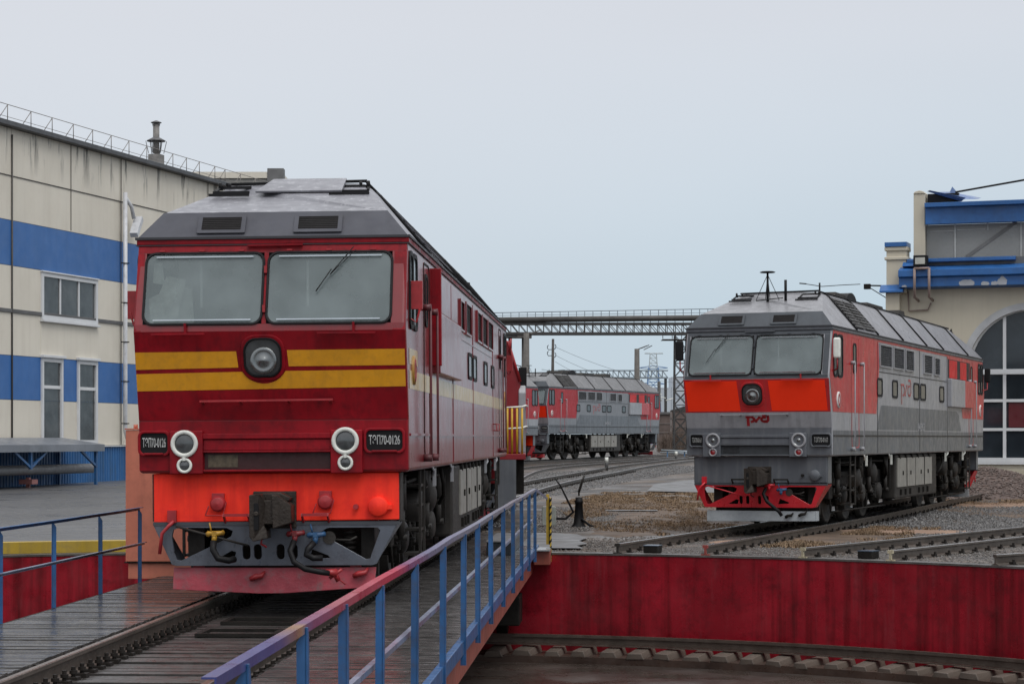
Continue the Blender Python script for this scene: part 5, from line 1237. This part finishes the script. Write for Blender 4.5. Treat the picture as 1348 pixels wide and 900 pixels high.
k = MB(); k.box(s0+.3,s1,.42,16,-.3,z_top); k.build('core', mat('dark_interior', (.02,.02,.02), .8), eng)
k = MB(); k.box(s0,s1,-.03,.0,-.3,zb-.35); k.build('base', CRS, eng)
for q in (0, 9.5):
    A_ = [(ac+q-(ar+.0)*cos(a), zs_+(ar+.0)*sin(a)) for a in [pi*i/32 for i in range(33)]]
    O_ = [(ac+q-(ar+.24)*cos(a), zs_+(ar+.24)*sin(a)) for a in [pi*i/32 for i in range(33)]]
    k = MB(); k.ring(O_+[(ac+q+ar+.24,zs_-.05),(ac+q-ar-.24,zs_-.05)], A_+[(ac+q+ar,zs_-.05),(ac+q-ar,zs_-.05)], lambda a, b: (a, 0, b), lambda a, b: (a, -.07, b)); k.build('arch_moulding', mat('pale_moulding', (.42,.43,.44), .5), eng)
    k = MB(); k.ring([(p[0]+q, p[1]) for p in op], [(ac+q+(p[0]-ac)*.96, zb+(p[1]-zb)*.985+.04) for p in op], lambda a, b: (a, .2, b), lambda a, b: (a, .08, b))
    for dx in (-.88,.88): k.box(ac+q+dx-.055,ac+q+dx+.055,.08,.17,zb,zs_+ar-.2)
    k.box(ac+q-ar,ac+q+ar,.06,.17,zs_-.09,zs_+.09)
    for v in (527,565): z = ez(1322,v); k.box(ac+q-ar,ac+q+ar,.085,.165,z-.05,z+.05)
    k.box(ac+q-ar-.1,ac+q+ar+.1,-.06,.17,zb-.03,zb+.10)
    w_ = k.build('arched_window', WF, eng)
    Q = [(ac+q+(p[0]-ac)*.99, p[1]) for p in op]
    k = MB(); k.add([(p[0], .15, p[1]) for p in Q], [tuple(range(len(Q)))]); k.build('pane', mat('engine_house_pane', (.02,.026,.032), .07, var=.5, vs=.5, rv=.03, dirt=.5, ds=.9, dc=(.05,.06,.07)), w_)
    k = MB(); k.box(ac+q-ar-.2,ac+q+ar+.2,-.1,.05,zb-.13,zb-.035); k.build('sill', WF, w_)
k = MB(); z = ez(1325,544); k.box(es(1325)+.06,ac+ar-.2,.13,.145,ez(1325,562),ez(1325,530)); k.build('red_panel', mat('red_inner_panel', (.09,.008,.012), .4), eng)
# left edge pilaster and chimney stub
za = ez(1180,320)
k = MB(); k.box(es(1168),es(1187)-.02,-.35,.5,-.3,ez(1180,386)); k.box(es(1168)+.02,es(1195),-.30,.4,ez(1180,386),za-.02); k.box(es(1166.5),es(1197),-.36,.45,ez(1180,343),ez(1180,339)); k.box(es(1166.5),es(1196.5),-.36,.45,ez(1180,331),ez(1180,326)); k.build('pilaster', CRM, eng, bev=.02)
k = MB(); k.box(es(1167),es(1196),-.40,.48,ez(1180,326)+.01,ez(1180,320)); k.cut().prism([(-.62,ez(1180,386)),(-.62,ez(1180,384)),(-.3,ez(1180,375.5)),(-.3,ez(1180,386))], lambda a, b: (es(1161.5), a, b), lambda a, b: (es(1192), a, b)); k.build('blue_cap', BLC, eng)
# cornices
zz = lambda v: ez(1260, v)
k = MB()
k.prism([(-.05,zz(380)),(-.6,zz(378)),(-.6,zz(366)),(-.75,zz(364.5)),(-.75,zz(356)),(-.1,zz(349)),(-.05,zz(352))], lambda a, b: (es(1187), a, b), lambda a, b: (s1, a, b))
cm = k.build('cornice', BLC, eng, bev=.012)
k = MB(); random.seed(3)
for (cu, cv, w, h) in ((1276,374,18,4.5),(1300,375,9,3),(1322,372,11,6),(1312,374.5,8,3),(1303,352,5,2.5),(1194,379,6,2)):
    P = [(es(cu)+w/37.5*.5*cos(t)*(1+.3*random.random()), ez(cu,cv)+h/37.5*sin(t)*(.8+.5*random.random())) for t in [2*pi*i/18 for i in range(18)]]
    off = -.607 if cv > 366 else -.757
    if cv < 356: P = [(a, min(b, zz(356.5))) for a, b in P]
    else: P = [(a, max(min(b, zz(366.5)), zz(377.7))) for a, b in P]
    k.cut().add([(a, off, b) for a, b in P], [tuple(range(18))])
k.build('peeled_paint', mat('peeled_grey', (.4,.42,.45), .6, var=.15), cm)
k = MB(); k.box(es(1190),s1,-.1,.4,zz(351),zz(340)); k.build('grey_band', mat('grey_band', (.12,.125,.13), .6), eng)
k = MB(); k.prism([(-.05,zz(345)),(-.35,zz(344.5)),(-.35,zz(341)),(-.05,zz(339))], lambda a, b: (es(1196), a, b), lambda a, b: (es(1338), a, b)); k.prism([(-.3,zz(351)),(-.55,zz(350)),(-.2,zz(342))], lambda a, b: (es(1191), a, b), lambda a, b: (es(1212), a, b)); k.build('blue_flashing', BLC, eng)
k = MB(); k.box(es(1219),s1,.1,.5,zz(341),zz(295)); k.build('upper_glazing', mat('frosted_glazing', (.22,.225,.22), .3, var=.12, vs=1, dirt=.3, ds=2, dc=(.14,.14,.135)), eng)
k = MB()
for u in (1257,1344): k.box(es(u)-.03,es(u)+.03,.07,.1,zz(341),zz(295))
k.box(es(1224),es(1256),.08,.1,zz(304),zz(302.8)); k.box(es(1260),es(1296),.08,.1,zz(303),zz(302)); k.box(es(1316),es(1338),.08,.1,zz(300.5),zz(299.5)); k.box(es(1300)-.02,es(1300)+.02,.08,.1,zz(304),zz(294))
k.build('glazing_bar', mat('bar_grey', (.38,.39,.38), .5), eng)
k = MB(); k.beam((es(1272),.09,zz(338)),(es(1338),.09,zz(294)),.12,.02,up=(0,1,0)); k.build('diagonal_bar', mat('brace_bar', (.13,.13,.13), .5), eng)  # dark diagonal bar across the upper glazing
k = MB(); k.prism([(.05,zz(295)),(-.25,zz(295)),(-.25,zz(273)),(-.45,zz(273)),(-.45,zz(267.5)),(.05,zz(266.5))], lambda a, b: (es(1219.5), a, b), lambda a, b: (s1, a, b)); k.build('upper_cornice', BLC, eng, bev=.01)
k = MB(); k.box(es(1203.5),es(1218.5),-.15,.5,zz(336),zz(254)); k.prism([(es(1203),zz(254)),(es(1219),zz(254)),(es(1217),zz(251)),(es(1211),zz(249.5)),(es(1205),zz(251))], lambda a, b: (a, -.18, b), lambda a, b: (a, .52, b)); k.build('pier', CRM, eng, bev=.02)
k = MB()                                                              # torn roof sheets on top
k.add([(es(1221),-.1,zz(251)),(es(1225),-.2,zz(250)),(es(1273),-.3,zz(262)),(es(1266),-.1,zz(266))], [(0,1,2,3)])
k.add([(es(1226),-.1,zz(252)),(es(1250),.3,zz(251)),(es(1291),.2,zz(261)),(es(1288),-.2,zz(264)),(es(1270),-.3,zz(264))], [(0,1,2,3,4)])
k.add([(es(1250),.0,zz(253)),(es(1253),.1,zz(245)),(es(1262),.2,zz(256)),(es(1256),0,zz(258))], [(0,1,2,3)])
k.build('torn_roof_sheet', mat('loose_blue_sheet', (.09,.15,.3), .35, var=.3, vs=2), eng)
k = MB(); k.box(es(1221),es(1262),.0,.5,zz(268),zz(254)); k.build('dark_gap', BLK, eng)
k = MB()                                                              # ladder irons on the cornice
for u in (1209,1228): k.tube([(es(u),-.85,zz(354)),(es(u)+.0,-.85,zz(392)),(es(u)+.02,-.1,zz(395))],.05,6)
k.tube([(es(1208.5),-.85,zz(354.5)),(es(1228.5),-.85,zz(354.5))],.05,6); k.tube([(es(1196),-.08,zz(382)),(es(1197),-.08,zz(408)),(es(1222),-.08,zz(407)),(es(1226),-.08,zz(398))],.03,6)
k.build('roof_iron', mat('rusty_iron', (.23,.17,.15), .6, dirt=.4), eng)
fl = thing('floodlight', 'black floodlight hanging under the pier of the engine house', 'floodlight', tuple(eng.matrix_world @ Vector((0,0,0))), (0,0,0))
fl.location = (EX+es(1216)*cos(EA)-.5*sin(EA)*1, EY-es(1216)*sin(EA)-.5, zz(344)); fl.rotation_euler = (0,0,-EA)
k = MB(); k.box(-.24,.24,-.35,.0,-.2,.18); k.build('housing', BLK, fl, bev=.02); k = MB(); k.box(-.17,.17,-.362,-.35,-.13,.1); k.build('lens', mat('flood_lens', (.4,.4,.36), .2), fl)
br_ = thing('wall_bracket', 'small black steel bracket sticking out left of the engine house pilaster', 'bracket', (EX+es(1168)*cos(EA), EY-es(1168)*sin(EA), zz(374)), (0,0,-EA))
k = MB(); k.beam((0,0,0),(-.75,0,.03),.05); k.beam((-.7,0,0),(-.05,0,-.42),.03); k.beam((-.25,0,.0),(-.1,0,-.2),.03); k.box(-.82,-.6,-.1,.1,-.1,.08); k.build('arm', UND, br_)
wr = MB(); wr.tube([tuple(at(1258,253,74)), tuple(at(1300,245.5,73)), tuple(at(1348,237,72)), tuple(at(1420,222,70))], .035, 6); o = wr.build('cable', BLK); tag(o, 'thick black cable running from the engine house roof off to the right', 'cable')

# ------------------------------------------------------------------ far background
STL = mat('dark_gantry_steel', (.045,.043,.042), .6, var=.3, vs=2)
CP = mat('concrete_column', (.10,.092,.083), .7, var=.25, vs=1.5)
def truss(mb, x0, x1, Y, z0, z1, d, n, w=.07):
    for y in (Y, Y+d):
        mb.beam((x0,y,z0),(x1,y,z0),w*2.2,w*2.2); mb.beam((x0,y,z1),(x1,y,z1),w*1.6)
        for i in range(n):
            a = x0+(x1-x0)*i/n; b = x0+(x1-x0)*(i+1)/n; mb.beam((a,y,z0),(a,y,z1),w*.8); mb.beam((a,y,z1),(b,y,z0),w*.7)
    for i in range(n+1): a = x0+(x1-x0)*i/n; mb.beam((a,Y,z0),(a,Y+d,z0),w*.8)
gy = 148; gx0, gx1 = at(640,0,gy)[0], at(965,0,gy)[0]; zg = lambda v: H+(HV-v)/F*gy
gn = thing('pipe_gantry', 'long dark lattice gantry carrying a thick pipe high over the yard', 'gantry', (0,0,0))
k = MB(); truss(k, gx0, gx1, gy, zg(438.5), zg(425.5), 1.6, 30); k.build('truss', STL, gn)
k = MB(); k.tube([(gx0,gy,zg(421.5)),((gx0+gx1)/2,gy,zg(419.5)),(gx1,gy,zg(418))],.2,12); k.build('pipe', mat('lagged_pipe', (.055,.052,.048), .6, var=.3, vs=1), gn)
k = MB(); k.tube([(gx0,gy+.4,zg(411.5)),(gx1,gy+.4,zg(405.5))],.028,5); k.tube([(gx0,gy+.4,zg(415)),(gx1,gy+.4,zg(410.5))],.018,5)
for i in range(31): x = gx0+(gx1-gx0)*i/30; k.beam((x,gy+.4,zg(424)),(x,gy+.4,zg(411.5-6*i/30)),.045)
k.build('guard_rail', mat('rail_grey', (.16,.19,.22), .6), gn)
for (u, vt, w, mm) in ((690.5,428,.40,CP),(671.5,440,.26,STL)):
    x = at(u,0,gy)[0]; k = MB(); k.cyl((x,gy+.8,.3),(x,gy+.8,zg(440)),w*.62,w*.5,10); k.box(x-.5,x+.5,gy,gy+1.6,zg(444),zg(440)); k.build('column', mm, gn)
def lattice(k, x, y, z0, z1, w0, w1, n, t=.05):
    for i in range(n):
        a, b = i/n, (i+1)/n; za, zb_ = z0+(z1-z0)*a, z0+(z1-z0)*b; wa, wb = w0+(w1-w0)*a, w0+(w1-w0)*b
        cA = [(x+sx*wa/2, y+sy*wa/2, za) for sx, sy in ((-1,-1),(1,-1),(1,1),(-1,1))]; cB = [(x+sx*wb/2, y+sy*wb/2, zb_) for sx, sy in ((-1,-1),(1,-1),(1,1),(-1,1))]
        for j in range(4): k.beam(cA[j], cB[j], t*1.3); k.beam(cA[j], cB[(j+1) % 4], t*.7); k.beam(cA[(j+1) % 4], cB[j], t*.7); k.beam(cA[j], cA[(j+1) % 4], t*.7)
x = at(897,0,gy)[0]; k = MB(); lattice(k, x, gy+.8, .3, zg(441), .95, .8, 9, .07); k.box(x-1.3,x+1.3,gy-.2,gy+1.8,zg(447),zg(446.3)); 
for i in range(5): k.beam((x-1.3+.65*i,gy-.2,zg(446)),(x-1.3+.65*i,gy-.2,zg(440)),.05)
k.build('lattice_column', STL, gn)
lp = thing('lamp_post', 'concrete lamp post with two tilted luminaires behind the distant locomotive', 'lamp post', at(838.5,600,158))
zl = lambda v, Y: H+(HV-v)/F*Y
b0 = lp.location.z
k = MB(); k.cyl((0,0,0),(0,0,zl(459,158)-b0),.26,.19,10); k.build('pole', CP, lp)
k = MB(); k.tube([(0,0,zl(460,158)-b0),(.45,0,zl(457,158)-b0),(.75,0,zl(455,158)-b0)],.04,5); k.beam((.35,0,zl(458,158)-b0),(.9,0,zl(454,158)-b0),.13,.06); k.beam((.48,-.3,zl(460.5,158)-b0),(1.1,-.3,zl(455,158)-b0),.13,.06); k.build('luminaire', STL, lp)
lp2 = thing('lamp_post', 'concrete column under the gantry with one long slanted luminaire on top', 'lamp post', at(693,600,140))
b0 = lp2.location.z
k = MB(); k.cyl((0,0,0),(0,0,zl(438,140)-b0),.26,.19,10); k.build('pole', CP, lp2)
k = MB(); k.tube([(0,0,zl(440,140)-b0),(.5,0,zl(438,140)-b0)],.04,5); k.beam((.3,0,zl(439.5,140)-b0),(.98,0,zl(433.5,140)-b0),.16,.07); k.build('luminaire', CP, lp2)
up = thing('utility_pole', 'thin dark leaning utility pole with curled insulator arms', 'utility pole', at(726.5,590,152))
b0 = up.location.z; zt = zl(446,152)-b0
k = MB(); k.cyl((0,0,0),(.08,0,zt),.15,.09,8); k.build('pole', mat('dark_pole_wood', (.06,.052,.047), .7), up)
k = MB()
for (dx, v) in ((-.25,458),(-.25,466),(.22,457),(.22,468)):
    z = zl(v,152)-b0; k.tube([(.06,0,z-.1),(dx,0,z-.12),(dx*1.3,0,z+.02),(dx*1.25,0,z+.15),(dx*.9,0,z+.2)],.028,5)
k.build('insulator', BLK, up)
wm = mat('thin_wire', (.12,.13,.14), .6)
for (p, q, sag, lb) in (((732,457),(905,505),.5,'highest'),((732,468),(880,512),.5,'middle'),((731,476),(840,516),.4,'lowest')):
    A = Vector(at(*p,152)); B_ = Vector(at(*q,175)); pts = [A.lerp(B_, i/10)-Vector((0,0,sag*4*(i/10)*(1-i/10))) for i in range(11)]
    k = MB(); k.tube(pts,.012,4); o = k.build('overhead_wire', wm); tag(o, lb+' of the three thin wires sloping right from the leaning utility pole', 'wire')
# signal gantry and masts
sy = 225; sg = thing('signal_gantry', 'far lattice gantry crossing low behind the roof of the distant locomotive', 'gantry', (0,0,0))
k = MB(); truss(k, at(735,0,sy)[0], at(879.5,0,sy)[0], sy, zl(497,sy), zl(487.5,sy), .8, 20, .07); k.build('truss', mat('galvanised_lattice', (.2,.24,.27), .6), sg)
x = at(876.5,0,sy)[0]; k = MB(); k.beam((x,sy+.4,.6),(x,sy+.4,zl(497,sy)),.28); k.build('mast', STL, sg)
k = MB(); k.tube([(x,sy,zl(527,sy)),(x+.8,sy,zl(524,sy))],.05,5); k.tube([(x-.9,sy,zl(521,sy)),(x,sy,zl(524,sy))],.05,5); k.tube([(x-.5,sy,zl(518,sy)),(x-.8,sy,zl(523,sy)),(x-.4,sy,zl(527,sy))],.09,5); k.build('insulator', WHT, sg)
m2 = thing('contact_mast', 'plain dark mast standing left of the far gantry post', 'mast', at(867.5,590,200))
k = MB(); k.cyl((0,0,0),(0,0,zl(502,200)-m2.location.z),.2,.15,8); k.build('pole', STL, m2)
# power pylon, blue lower half, white top
py = thing('power_pylon', 'distant lattice power pylon, blue below and white above, with cross arms', 'pylon', at(860,590,420))
b0 = py.location.z; L_ = lambda v: zl(v,420)-b0
PB = mat('pylon_blue', (.12,.22,.40), .6); PWt = mat('pylon_white', (.42,.47,.49), .6)
k = MB(); lattice(k, 0,0,0,L_(484),3.6,1.9,7,.11); k.build('lower_mast', PB, py)
k = MB(); lattice(k,0,0,L_(484),L_(465),1.6,1.2,3,.09); k.build('upper_mast', PWt, py)
k = MB()
for v, w in ((484,19),(505,15)): z = L_(v); k.tube([(-w*.149,0,z),(0,0,z+.4),(w*.149,0,z)],.08,5); k.tube([(-w*.149,0,z),(0,0,z-.3),(w*.149,0,z)],.07,5)
k.build('cross_arm', PB, py); k = MB(); k.tube([(-1.7,0,L_(465)),(1.9,0,L_(465))],.12,5); k.build('top_arm', PWt, py)
# pale high-rise and low brick walls
hb = thing('apartment_building', 'pale hazy multi-storey building far behind the tracks', 'building', at(860,592,520))
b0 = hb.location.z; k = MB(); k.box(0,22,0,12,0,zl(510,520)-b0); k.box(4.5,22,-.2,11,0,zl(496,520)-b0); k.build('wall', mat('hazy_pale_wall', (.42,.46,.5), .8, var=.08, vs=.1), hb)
for r_ in range(5):
    for c_ in range(8):
        k = MB(); z = 7+r_*2.7; x = 5.2+c_*2; 
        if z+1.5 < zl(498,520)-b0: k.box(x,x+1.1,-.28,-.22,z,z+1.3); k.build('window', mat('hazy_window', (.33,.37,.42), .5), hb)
BRK = mat('old_block_wall', (.115,.085,.075), .75, var=.25, vs=1, dirt=.5, ds=1.5, dc=(.07,.06,.055), bump=.3, bs=3)
def blockwall(label, u0, u1, vt, Y, cap, dY=0):
    p = at(u0,592,Y); t_ = thing('block_wall', label, 'wall', p); h = zl(vt,Y)-p[2]; w = (u1-u0)/F*Y
    k = MB(); k.box(0,w,0,.4,-.2,h); wl = k.build('masonry', BRK, t_)
    k = MB(); n = max(2, int(h/.62))
    for i in range(1, n+1): k.box(-.02,w+.02,-.05,.0,h*i/n-.07,h*i/n)
    for i in range(int(w/2.2)+1): k.box(i*2.2,i*2.2+.12,-.05,.0,0,h)
    k.build('blocks_joint', mat('pale_joint', (.17,.15,.14), .8), wl)
    k = MB(); (k.box(-.1,w+.1,-.15,.5,h,h+.2) if not cap else k.prism([(0,h),(w*.3,h+.45),(w,h+.25),(w,h)], lambda a, b: (a,-.1,b), lambda a, b: (a,.4,b))); k.build('coping', CONC if not cap else STL, t_)
blockwall('lower brown block wall with a pale coping beyond the distant locomotive', 866, 884, 545, 185, False)
blockwall('taller brown block wall with dark sloping top, left of the grey and red locomotive', 882.5, 960, 540, 180, True)
# thicket in front of the wall
def bush(label, u, v, Y, w, h, n, col='twig_brown'):
    p = at(u, v, Y); t_ = thing('bare_bush', label, 'bush', p); k = MB()
    for i in range(n):
        a = random.uniform(0, 2*pi); r = random.uniform(0, w/2)*.8; x, y = r*cos(a), r*sin(a)*.6; hh = h*random.uniform(.5,1.05)*(1-.4*(r/(w/2))**2)
        q = [Vector((x, y, 0))]; 
        for s_ in range(3): q.append(q[-1]+Vector((random.uniform(-.16,.16), random.uniform(-.16,.16), hh/3)))
        k.tube(q, [.02,.016,.011,.006], 3, False)
        for s_ in range(3):
            b0_ = q[random.choice((1,2))].lerp(q[3], random.random()*.5); k.tube([b0_, b0_+Vector((random.uniform(-.35,.35), random.uniform(-.2,.2), random.uniform(.15,.5)))], [.01,.004], 3, False)
    k.build('twigs', mat('twig_brown', (.13,.095,.075), .8, var=.4, vs=3), t_)
bush('leafless brown thicket at the foot of the taller block wall', 893, 594, 172, 2.6, 2.2, 140)
bush('leafless brown thicket right beside the grey and red locomotive nose', 910, 594, 174, 2.6, 1.9, 130)
bush('small leafless thicket between the distant locomotive end and the wall', 876, 594, 176, 1.8, 1.6, 90)
def bare_tree(label, u, Y, hgt):
    p = at(u, 595, Y); t_ = thing('bare_tree', label, 'tree', p); tr = MB(); cr = MB()
    def grow(p0, d, l, r, lev):
        p1 = p0+d*l; (tr if lev < 2 else cr).tube([p0, p0.lerp(p1,.5)+Vector((random.uniform(-.04,.04)*l,0,0)), p1], [r, r*.8, r*.62], 5 if lev < 2 else 3, False)
        if lev < 6:
            for _ in range(3 if lev else 4):
                nd = (d+Vector((random.uniform(-.7,.7), random.uniform(-.7,.7), random.uniform(-.1,.5)))).normalized(); grow(p0.lerp(p1, random.uniform(.6,1)), nd, l*random.uniform(.6,.8), r*.55, lev+1)
    grow(Vector((0,0,0)), Vector((0,0,1)), hgt*.3, hgt*.022, 0)
    tr.build('trunk', mat('bark', (.08,.07,.06), .8), t_); cr.build('crown', mat('grey_twigs', (.17,.17,.17), .8), t_)
bare_tree('bare grey tree behind the gantry column', 700, 250, 12.5)
bare_tree('smaller bare grey tree left of the gantry column', 678, 240, 10)
# little trackside things
for (u, v, Y, h, lb) in ((798.5,613,104,.66,'short white marker post with dark band beside the curving track'),(890,605,128,.6,'white marker post farther off beside the curving tracks')):
    p = at(u, v, Y); t_ = thing('marker_post', lb, 'post', (p[0],p[1],gz(p[0],p[1]))); k = MB(); k.cyl((0,0,0),(0,0,h),.085,.085,10); k.build('post', CONC, t_); k = MB(); k.cyl((0,0,h*.62),(0,0,h+.005),.09,.09,10); k.build('white_top', WHT, t_)
p = at(903, 602, 138); t_ = thing('low_barrier', 'low pale pipe barrier with blue posts beyond the curving tracks', 'barrier', (p[0]-1.6,p[1],gz(p[0],p[1])))
k = MB(); k.tube([(0,0,.55),(3.9,-.5,.35)],.06,6); k.tube([(0,.6,.4),(3.9,0,.3)],.05,6); k.build('rail', mat('pale_pipe', (.4,.46,.5), .5), t_)
k = MB()
for i in range(4): k.beam((.4+i*1.1,-.07*i,-.1),(.4+i*1.1,-.07*i,.5),.08)
k.build('post', mat('blue_post', (.1,.2,.35), .5), t_)

GROUPS = {'diesel_locomotive': 'mainline locomotives in the yard', 'railway_track': 'railway tracks of the yard', 'lamp_post': 'concrete lamp posts', 'overhead_wire': 'thin wires from the utility pole',
          'bare_bush': 'leafless thickets by the block walls', 'bare_tree': 'bare trees behind the gantry', 'block_wall': 'brown block walls', 'marker_post': 'marker posts by the curving tracks', 'lock_box': 'lock boxes at the pit rim'}
for o_ in list(bpy.data.objects):
    if o_.parent is None and o_.name.split('.')[0] in GROUPS and 'label' in o_: o_['group'] = GROUPS[o_.name.split('.')[0]]
# ------------------------------------------------------------------ sky, sun, camera
w = bpy.data.worlds.new('World'); scene.world = w; w.use_nodes = True; nt = w.node_tree; N = nt.nodes; L = nt.links
bg = N['Background']
SUN_EL, SUN_AZ = math.radians(60), math.radians(150)      # azimuth from +Y towards +X: behind and left of the camera
sky = N.new('ShaderNodeTexSky'); sky.sky_type = 'NISHITA'; sky.sun_disc = False; sky.sun_elevation = SUN_EL; sky.sun_rotation = SUN_AZ; sky.air_density = 1.; sky.dust_density = 2.
tc = N.new('ShaderNodeTexCoord'); sp = N.new('ShaderNodeSeparateXYZ'); L.new(tc.outputs['Generated'], sp.inputs[0])
cr = N.new('ShaderNodeValToRGB'); L.new(sp.outputs['Z'], cr.inputs[0])
e = cr.color_ramp.elements; e[0].position = 0; e[0].color = (5.0,6.3,7.2,1); e[1].position = 1; e[1].color = (13.5,13.8,14.2,1)
for p_, c_ in ((.06,(5.15,6.4,7.3)),(.12,(6.0,6.8,7.55)),(.19,(6.75,7.1,7.7)),(.27,(7.3,7.45,8.0)),(.4,(9.7,9.9,10.4))): q = e.new(p_); q.color = (*c_, 1)
no = N.new('ShaderNodeTexNoise'); no.inputs['Scale'].default_value = 1.4; no.inputs['Detail'].default_value = 3; mp = N.new('ShaderNodeMapping'); mp.inputs['Scale'].default_value = (1,1,3.5); L.new(tc.outputs['Generated'], mp.inputs[0]); L.new(mp.outputs[0], no.inputs['Vector'])
mr = N.new('ShaderNodeMapRange'); mr.inputs[1].default_value = .3; mr.inputs[2].default_value = .7; mr.inputs[3].default_value = .94; mr.inputs[4].default_value = 1.05; L.new(no.outputs['Fac'], mr.inputs[0])
vm = N.new('ShaderNodeVectorMath'); vm.operation = 'SCALE'; L.new(cr.outputs[0], vm.inputs[0]); L.new(mr.outputs[0], vm.inputs['Scale'])
sx = N.new('ShaderNodeMapRange'); sx.inputs[1].default_value = .22; sx.inputs[2].default_value = -.25; sx.inputs[3].default_value = 0; sx.inputs[4].default_value = .6; L.new(sp.outputs['X'], sx.inputs[0])
lm = N.new('ShaderNodeMix'); lm.data_type = 'RGBA'; L.new(sx.outputs[0], lm.inputs[0]); L.new(vm.outputs[0], lm.inputs[6]); lm.inputs[7].default_value = (7.3,7.5,8.0,1)   # paler cloud towards the left
hi_ = N.new('ShaderNodeMapRange'); hi_.inputs[1].default_value = .27; hi_.inputs[2].default_value = .4; L.new(sp.outputs['Z'], hi_.inputs[0])
l2 = N.new('ShaderNodeMix'); l2.data_type = 'RGBA'; L.new(hi_.outputs[0], l2.inputs[0]); L.new(lm.outputs[2], l2.inputs[6]); L.new(vm.outputs[0], l2.inputs[7])
mx = N.new('ShaderNodeMix'); mx.data_type = 'RGBA'; mx.inputs[0].default_value = .95; L.new(sky.outputs[0], mx.inputs[6]); L.new(l2.outputs[2], mx.inputs[7])
L.new(mx.outputs[2], bg.inputs['Color']); bg.inputs['Strength'].default_value = .10
sl_ = bpy.data.lights.new('sun', 'SUN'); sl_.energy = 1.5; sl_.angle = math.radians(35); sl_.color = (1,.97,.93)
so = bpy.data.objects.new('sun', sl_); COL.objects.link(so)
d = Vector((sin(SUN_AZ)*cos(SUN_EL), cos(SUN_AZ)*cos(SUN_EL), sin(SUN_EL))); so.rotation_euler = d.to_track_quat('Z', 'Y').to_euler()
cam = bpy.data.cameras.new('camera'); cam.sensor_fit = 'HORIZONTAL'; cam.sensor_width = 36; cam.lens = F/1348*36; cam.shift_y = (HV-450)/1348; cam.clip_start = .1; cam.clip_end = 5000
co = bpy.data.objects.new('camera', cam); COL.objects.link(co); co.location = (0, 0, H); co.rotation_euler = (pi/2, 0, 0); scene.camera = co
scene.view_settings.view_transform = 'Standard'; scene.view_settings.look = 'None'; scene.view_settings.exposure = 0; scene.view_settings.gamma = 1
scene.cycles.max_bounces = 6; scene.cycles.transparent_max_bounces = 8
